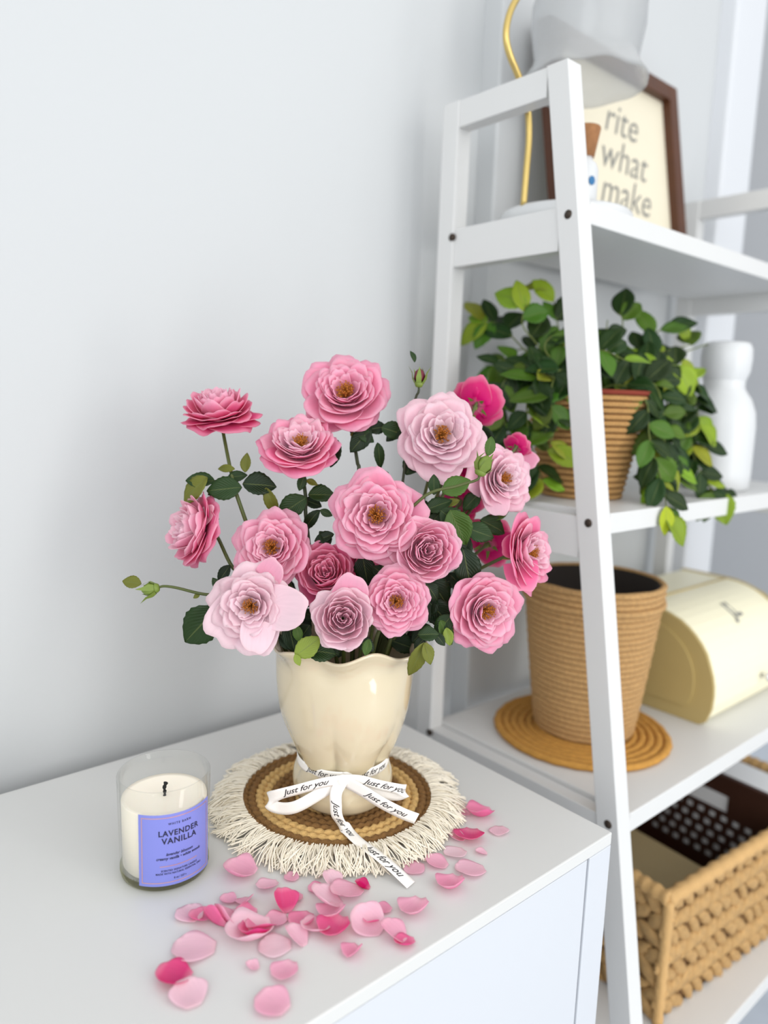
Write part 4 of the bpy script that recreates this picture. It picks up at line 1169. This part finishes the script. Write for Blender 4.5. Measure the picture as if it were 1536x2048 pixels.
# dense shaded foliage round the mouth of the vase
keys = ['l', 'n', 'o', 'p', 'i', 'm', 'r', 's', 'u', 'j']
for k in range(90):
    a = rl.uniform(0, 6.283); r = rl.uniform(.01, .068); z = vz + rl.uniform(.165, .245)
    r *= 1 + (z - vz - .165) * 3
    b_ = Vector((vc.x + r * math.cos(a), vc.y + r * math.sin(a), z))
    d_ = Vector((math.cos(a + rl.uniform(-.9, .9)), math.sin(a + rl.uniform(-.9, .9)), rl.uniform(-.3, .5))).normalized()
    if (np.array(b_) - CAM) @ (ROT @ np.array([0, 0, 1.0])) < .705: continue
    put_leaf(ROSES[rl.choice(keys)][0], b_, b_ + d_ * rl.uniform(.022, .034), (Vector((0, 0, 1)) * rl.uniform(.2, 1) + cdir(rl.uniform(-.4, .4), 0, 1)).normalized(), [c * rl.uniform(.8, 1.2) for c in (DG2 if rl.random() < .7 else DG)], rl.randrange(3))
# ------------------------------------------------------------------ fallen petals on the cabinet top
def flat_petal(seed, cup, fold, ruff=.05):
    rn = random.Random(seed); ph = rn.uniform(0, 6.28)
    nu, nv = 11, 11
    P = np.zeros((nv, nu, 3))
    for i in range(nv):
        v = i / (nv - 1)
        for j in range(nu):
            u = j / (nu - 1) * 2 - 1
            ve = v * (1 - .16 * abs(u) ** 3)
            h = .54 * (.34 + .66 * math.sin(min(1, ve / .58) * math.pi / 2))
            if v > .6: h *= math.sqrt(max(.3, 1 - .62 * ((v - .6) / .4) ** 2))
            x = u * h
            z = cup * (x * x * 1.6 + (ve - .5) ** 2 * 1.1) + fold * abs(x) * .9 + ruff * ve ** 2 * math.sin(3 * u + ph) * .5
            P[i, j] = (x, ve - .5, z)
    P[..., 2] -= P[..., 2].min()
    return P
FP = [sheet('petal', flat_petal(k, c, f), .012, [M['petal'], M['petal_back']]) for k, (c, f) in enumerate([(.35, 0), (.55, .0), (.25, .35), (.8, .1), (.45, .6), (.15, .05)])]
for m_ in FP: pass
def tpetal(px, py, w, ang, var, col, label, up=.0, roll=0.0, lift=0.0, flip=False, group='fallen rose petals on the cabinet'):
    p = on(px, py, 2, TZ)
    dep = (np.array(p) - CAM) @ (ROT @ np.array([0, 0, 1.0]))
    s = w * dep / FPX * 1.02
    Mx = Matrix.Rotation(math.radians(ang), 4, 'Z') @ Matrix.Rotation(up, 4, 'X') @ Matrix.Rotation(roll, 4, 'Y')
    if flip: Mx = Mx @ Matrix.Rotation(math.pi, 4, 'Y')
    Mx = Mx @ Matrix.Diagonal((s, s, s, 1))
    me = FP[var]
    zmin = min((Mx @ v.co).z for v in me.vertices)
    o = obj('rose_petal', me, None, Matrix.Translation((p.x, p.y, TZ + .0003 - zmin + lift)) @ Mx)
    o.color = (*col, 1)
    return tag(o, label, 'petal', group)
P_, S_, M_, D_, H_ = PALE, SOFT, MID, DEEP, HOT
PS, SM, MD = mixc(P_, S_, .5), mixc(S_, M_, .5), mixc(M_, D_, .5)
TP = [
    (478, 1750, 66, 30, 3, SM, 'cupped petal with dark hollow right beside the candle', .1, .1),
    (534, 1776, 44, 80, 1, S_, 'small soft pink petal between cupped petal and mat fringe', .1, .2),
    (583, 1756, 30, 10, 0, SM, 'tiny oval pink petal touching the front of the fringe', 0, 0),
    (456, 1802, 34, 20, 1, SM, 'small rounded petal below the cupped petal', 0, .1),
    (492, 1808, 38, 130, 2, SM, 'small petal pointing back, above the shiny curled one', .3, .4),
    (491, 1832, 42, 60, 3, MD, 'curled glossy petal with a pale underside rim', .2, .2),
    (564, 1812, 50, -20, 4, mixc(D_, H_, .6), 'deep magenta crumpled petal with a brown withered tip', .5, .3),
    (588, 1799, 34, 50, 1, M_, 'small round petal behind the crumpled magenta petal', 0, .1),
    (552, 1842, 44, 70, 0, SM, 'smooth petal lying in front of the crumpled magenta petal', .1, 0),
    (379, 1830, 56, 10, 5, PS, 'almost white petal farthest left in the petal heap', 0, .05),
    (399, 1838, 46, 40, 1, MD, 'pink petal lying over the almost white left petal', .1, .2),
    (424, 1849, 60, 25, 4, MD, 'folded pink petal standing on edge in the left heap', .3, .7),
    (447, 1848, 60, 12, 2, SM, 'tall folded petal leaning right in the left heap', .3, .8),
    (470, 1838, 40, 75, 0, S_, 'dull pink petal wedged between the two small heaps', 0, 0),
    (496, 1878, 92, 75, 3, PS, 'wide shell-shaped pale petal holding darker petals', .1, .1),
    (508, 1872, 66, 70, 3, D_, 'dark pink petal nested in the shell-shaped petal', .15, .25),
    (520, 1862, 60, 80, 2, MD, 'upper nested petal with ragged brown edge', .3, .3),
    (387, 1900, 84, 55, 5, mixc(P_, S_, .6), 'largest flat pale pink petal at the left', .04, .04),
    (346, 1957, 70, 40, 1, mixc(D_, H_, .8), 'magenta petal under the pale ones at lower left', .1, .1),
    (377, 1992, 72, -10, 0, PS, 'pale rounded petal overlapping the magenta one at lower left', .1, 0),
    (503, 1937, 28, 20, 3, S_, 'tiny crumpled pale petal alone in front of the heap', .2, .2),
    (569, 1948, 56, 110, 1, SM, 'leaf-shaped pink petal with creamy end near the front', .05, .1),
    (544, 2010, 72, 15, 0, mixc(S_, M_, .4), 'nearest petal, oval and pink at the bottom of the photo', .05, 0),
    (549, 1896, 64, 60, 5, P_, 'nearly white petal in front of the shell-shaped petal', 0, 0),
    (588, 1881, 54, 5, 2, S_, 'narrow upright pale petal right of the shell-shaped petal', .35, .4),
    (602, 1843, 52, 100, 0, MD, 'pink petal tucked behind the leaning petals in the centre', .1, .1),
    (628, 1861, 58, 65, 1, S_, 'soft pink petal with rolled rim in the central heap', .2, .2),
    (668, 1866, 66, 110, 3, mixc(D_, H_, .3), 'deep pink petal beneath the central heap', .05, .1),
    (664, 1834, 58, 120, 3, SM, 'curled petal under the tilted pale petal', .2, .2),
    (648, 1808, 68, 35, 1, PS, 'large tilted pale petal in the central heap', .45, .3),
    (661, 1768, 44, -10, 2, PS, 'pointed pale petal standing behind the central heap', .4, .3),
    (692, 1788, 66, 75, 0, mixc(S_, M_, .3), 'broad soft pink petal on top behind the central heap', .2, .1),
    (633, 1779, 34, 60, 0, M_, 'small pink petal left of the pointed pale petal', 0, 0),
    (722, 1777, 32, 30, 4, H_, 'small magenta fold behind the broad soft pink petal', .3, .4),
    (765, 1820, 36, 30, 0, M_, 'single small oval petal right of the central heap', 0, .1),
    (734, 1850, 70, 20, 1, S_, 'big pale curved petal left of the paired petals', .3, -.3),
    (742, 1848, 34, 80, 2, MD, 'thin folded petal lying in the big curved petal', .3, .3),
    (782, 1872, 60, 10, 2, SM, 'fan-shaped petal with white base near the cabinet front', .3, .3),
    (808, 1888, 42, 60, 1, D_, 'deep pink petal at the tip of the paired petals', .1, .2),
    (829, 1826, 62, 110, 3, SM, 'flat-curled petal with pale lip right of the heap', .1, .2),
    (707, 1910, 44, 110, 4, M_, 'slim rolled petal alone near the cabinet front edge', .1, .3),
    (902, 1777, 58, 105, 3, M_, 'curled pink petal nearest the right front edge', .15, .2),
    (940, 1742, 60, 60, 5, S_, 'pale see-through petal in the right group', .1, .1),
    (872, 1728, 46, 20, 0, SM, 'soft pink petal left in the right group beside fringe', .15, .1),
    (828, 1738, 44, 100, 5, mixc(S_, M_, .3), 'faint petal beside the end of the ribbon', 0, 0),
    (910, 1708, 46, 80, 5, P_, 'whitish petal at the middle of the right group', .1, .1),
    (938, 1678, 58, 120, 1, mixc(D_, H_, .5), 'deep pink glossy petal at the right of the fringe', .2, .1),
    (913, 1676, 34, 20, 0, S_, 'small pale petal against the right fringe', .2, .1),
    (958, 1634, 56, 70, 3, MD, 'cupped pink petal farthest back by the fringe', .2, .2),
    (998, 1664, 38, 130, 5, PS, 'pale petal farthest right on the cabinet', .1, .1),
    (962, 1708, 24, 40, 2, S_, 'tiny pale petal right of the whitish one', .2, .2),
    (928, 1629, 24, 30, 1, S_, 'tiny petal left of the cupped back petal', .1, .1),
]
for i, (x, y, w, a, v, c, lab_, u, r) in enumerate(TP):
    tpetal(x, y, w, a, v, c, lab_, u, r)
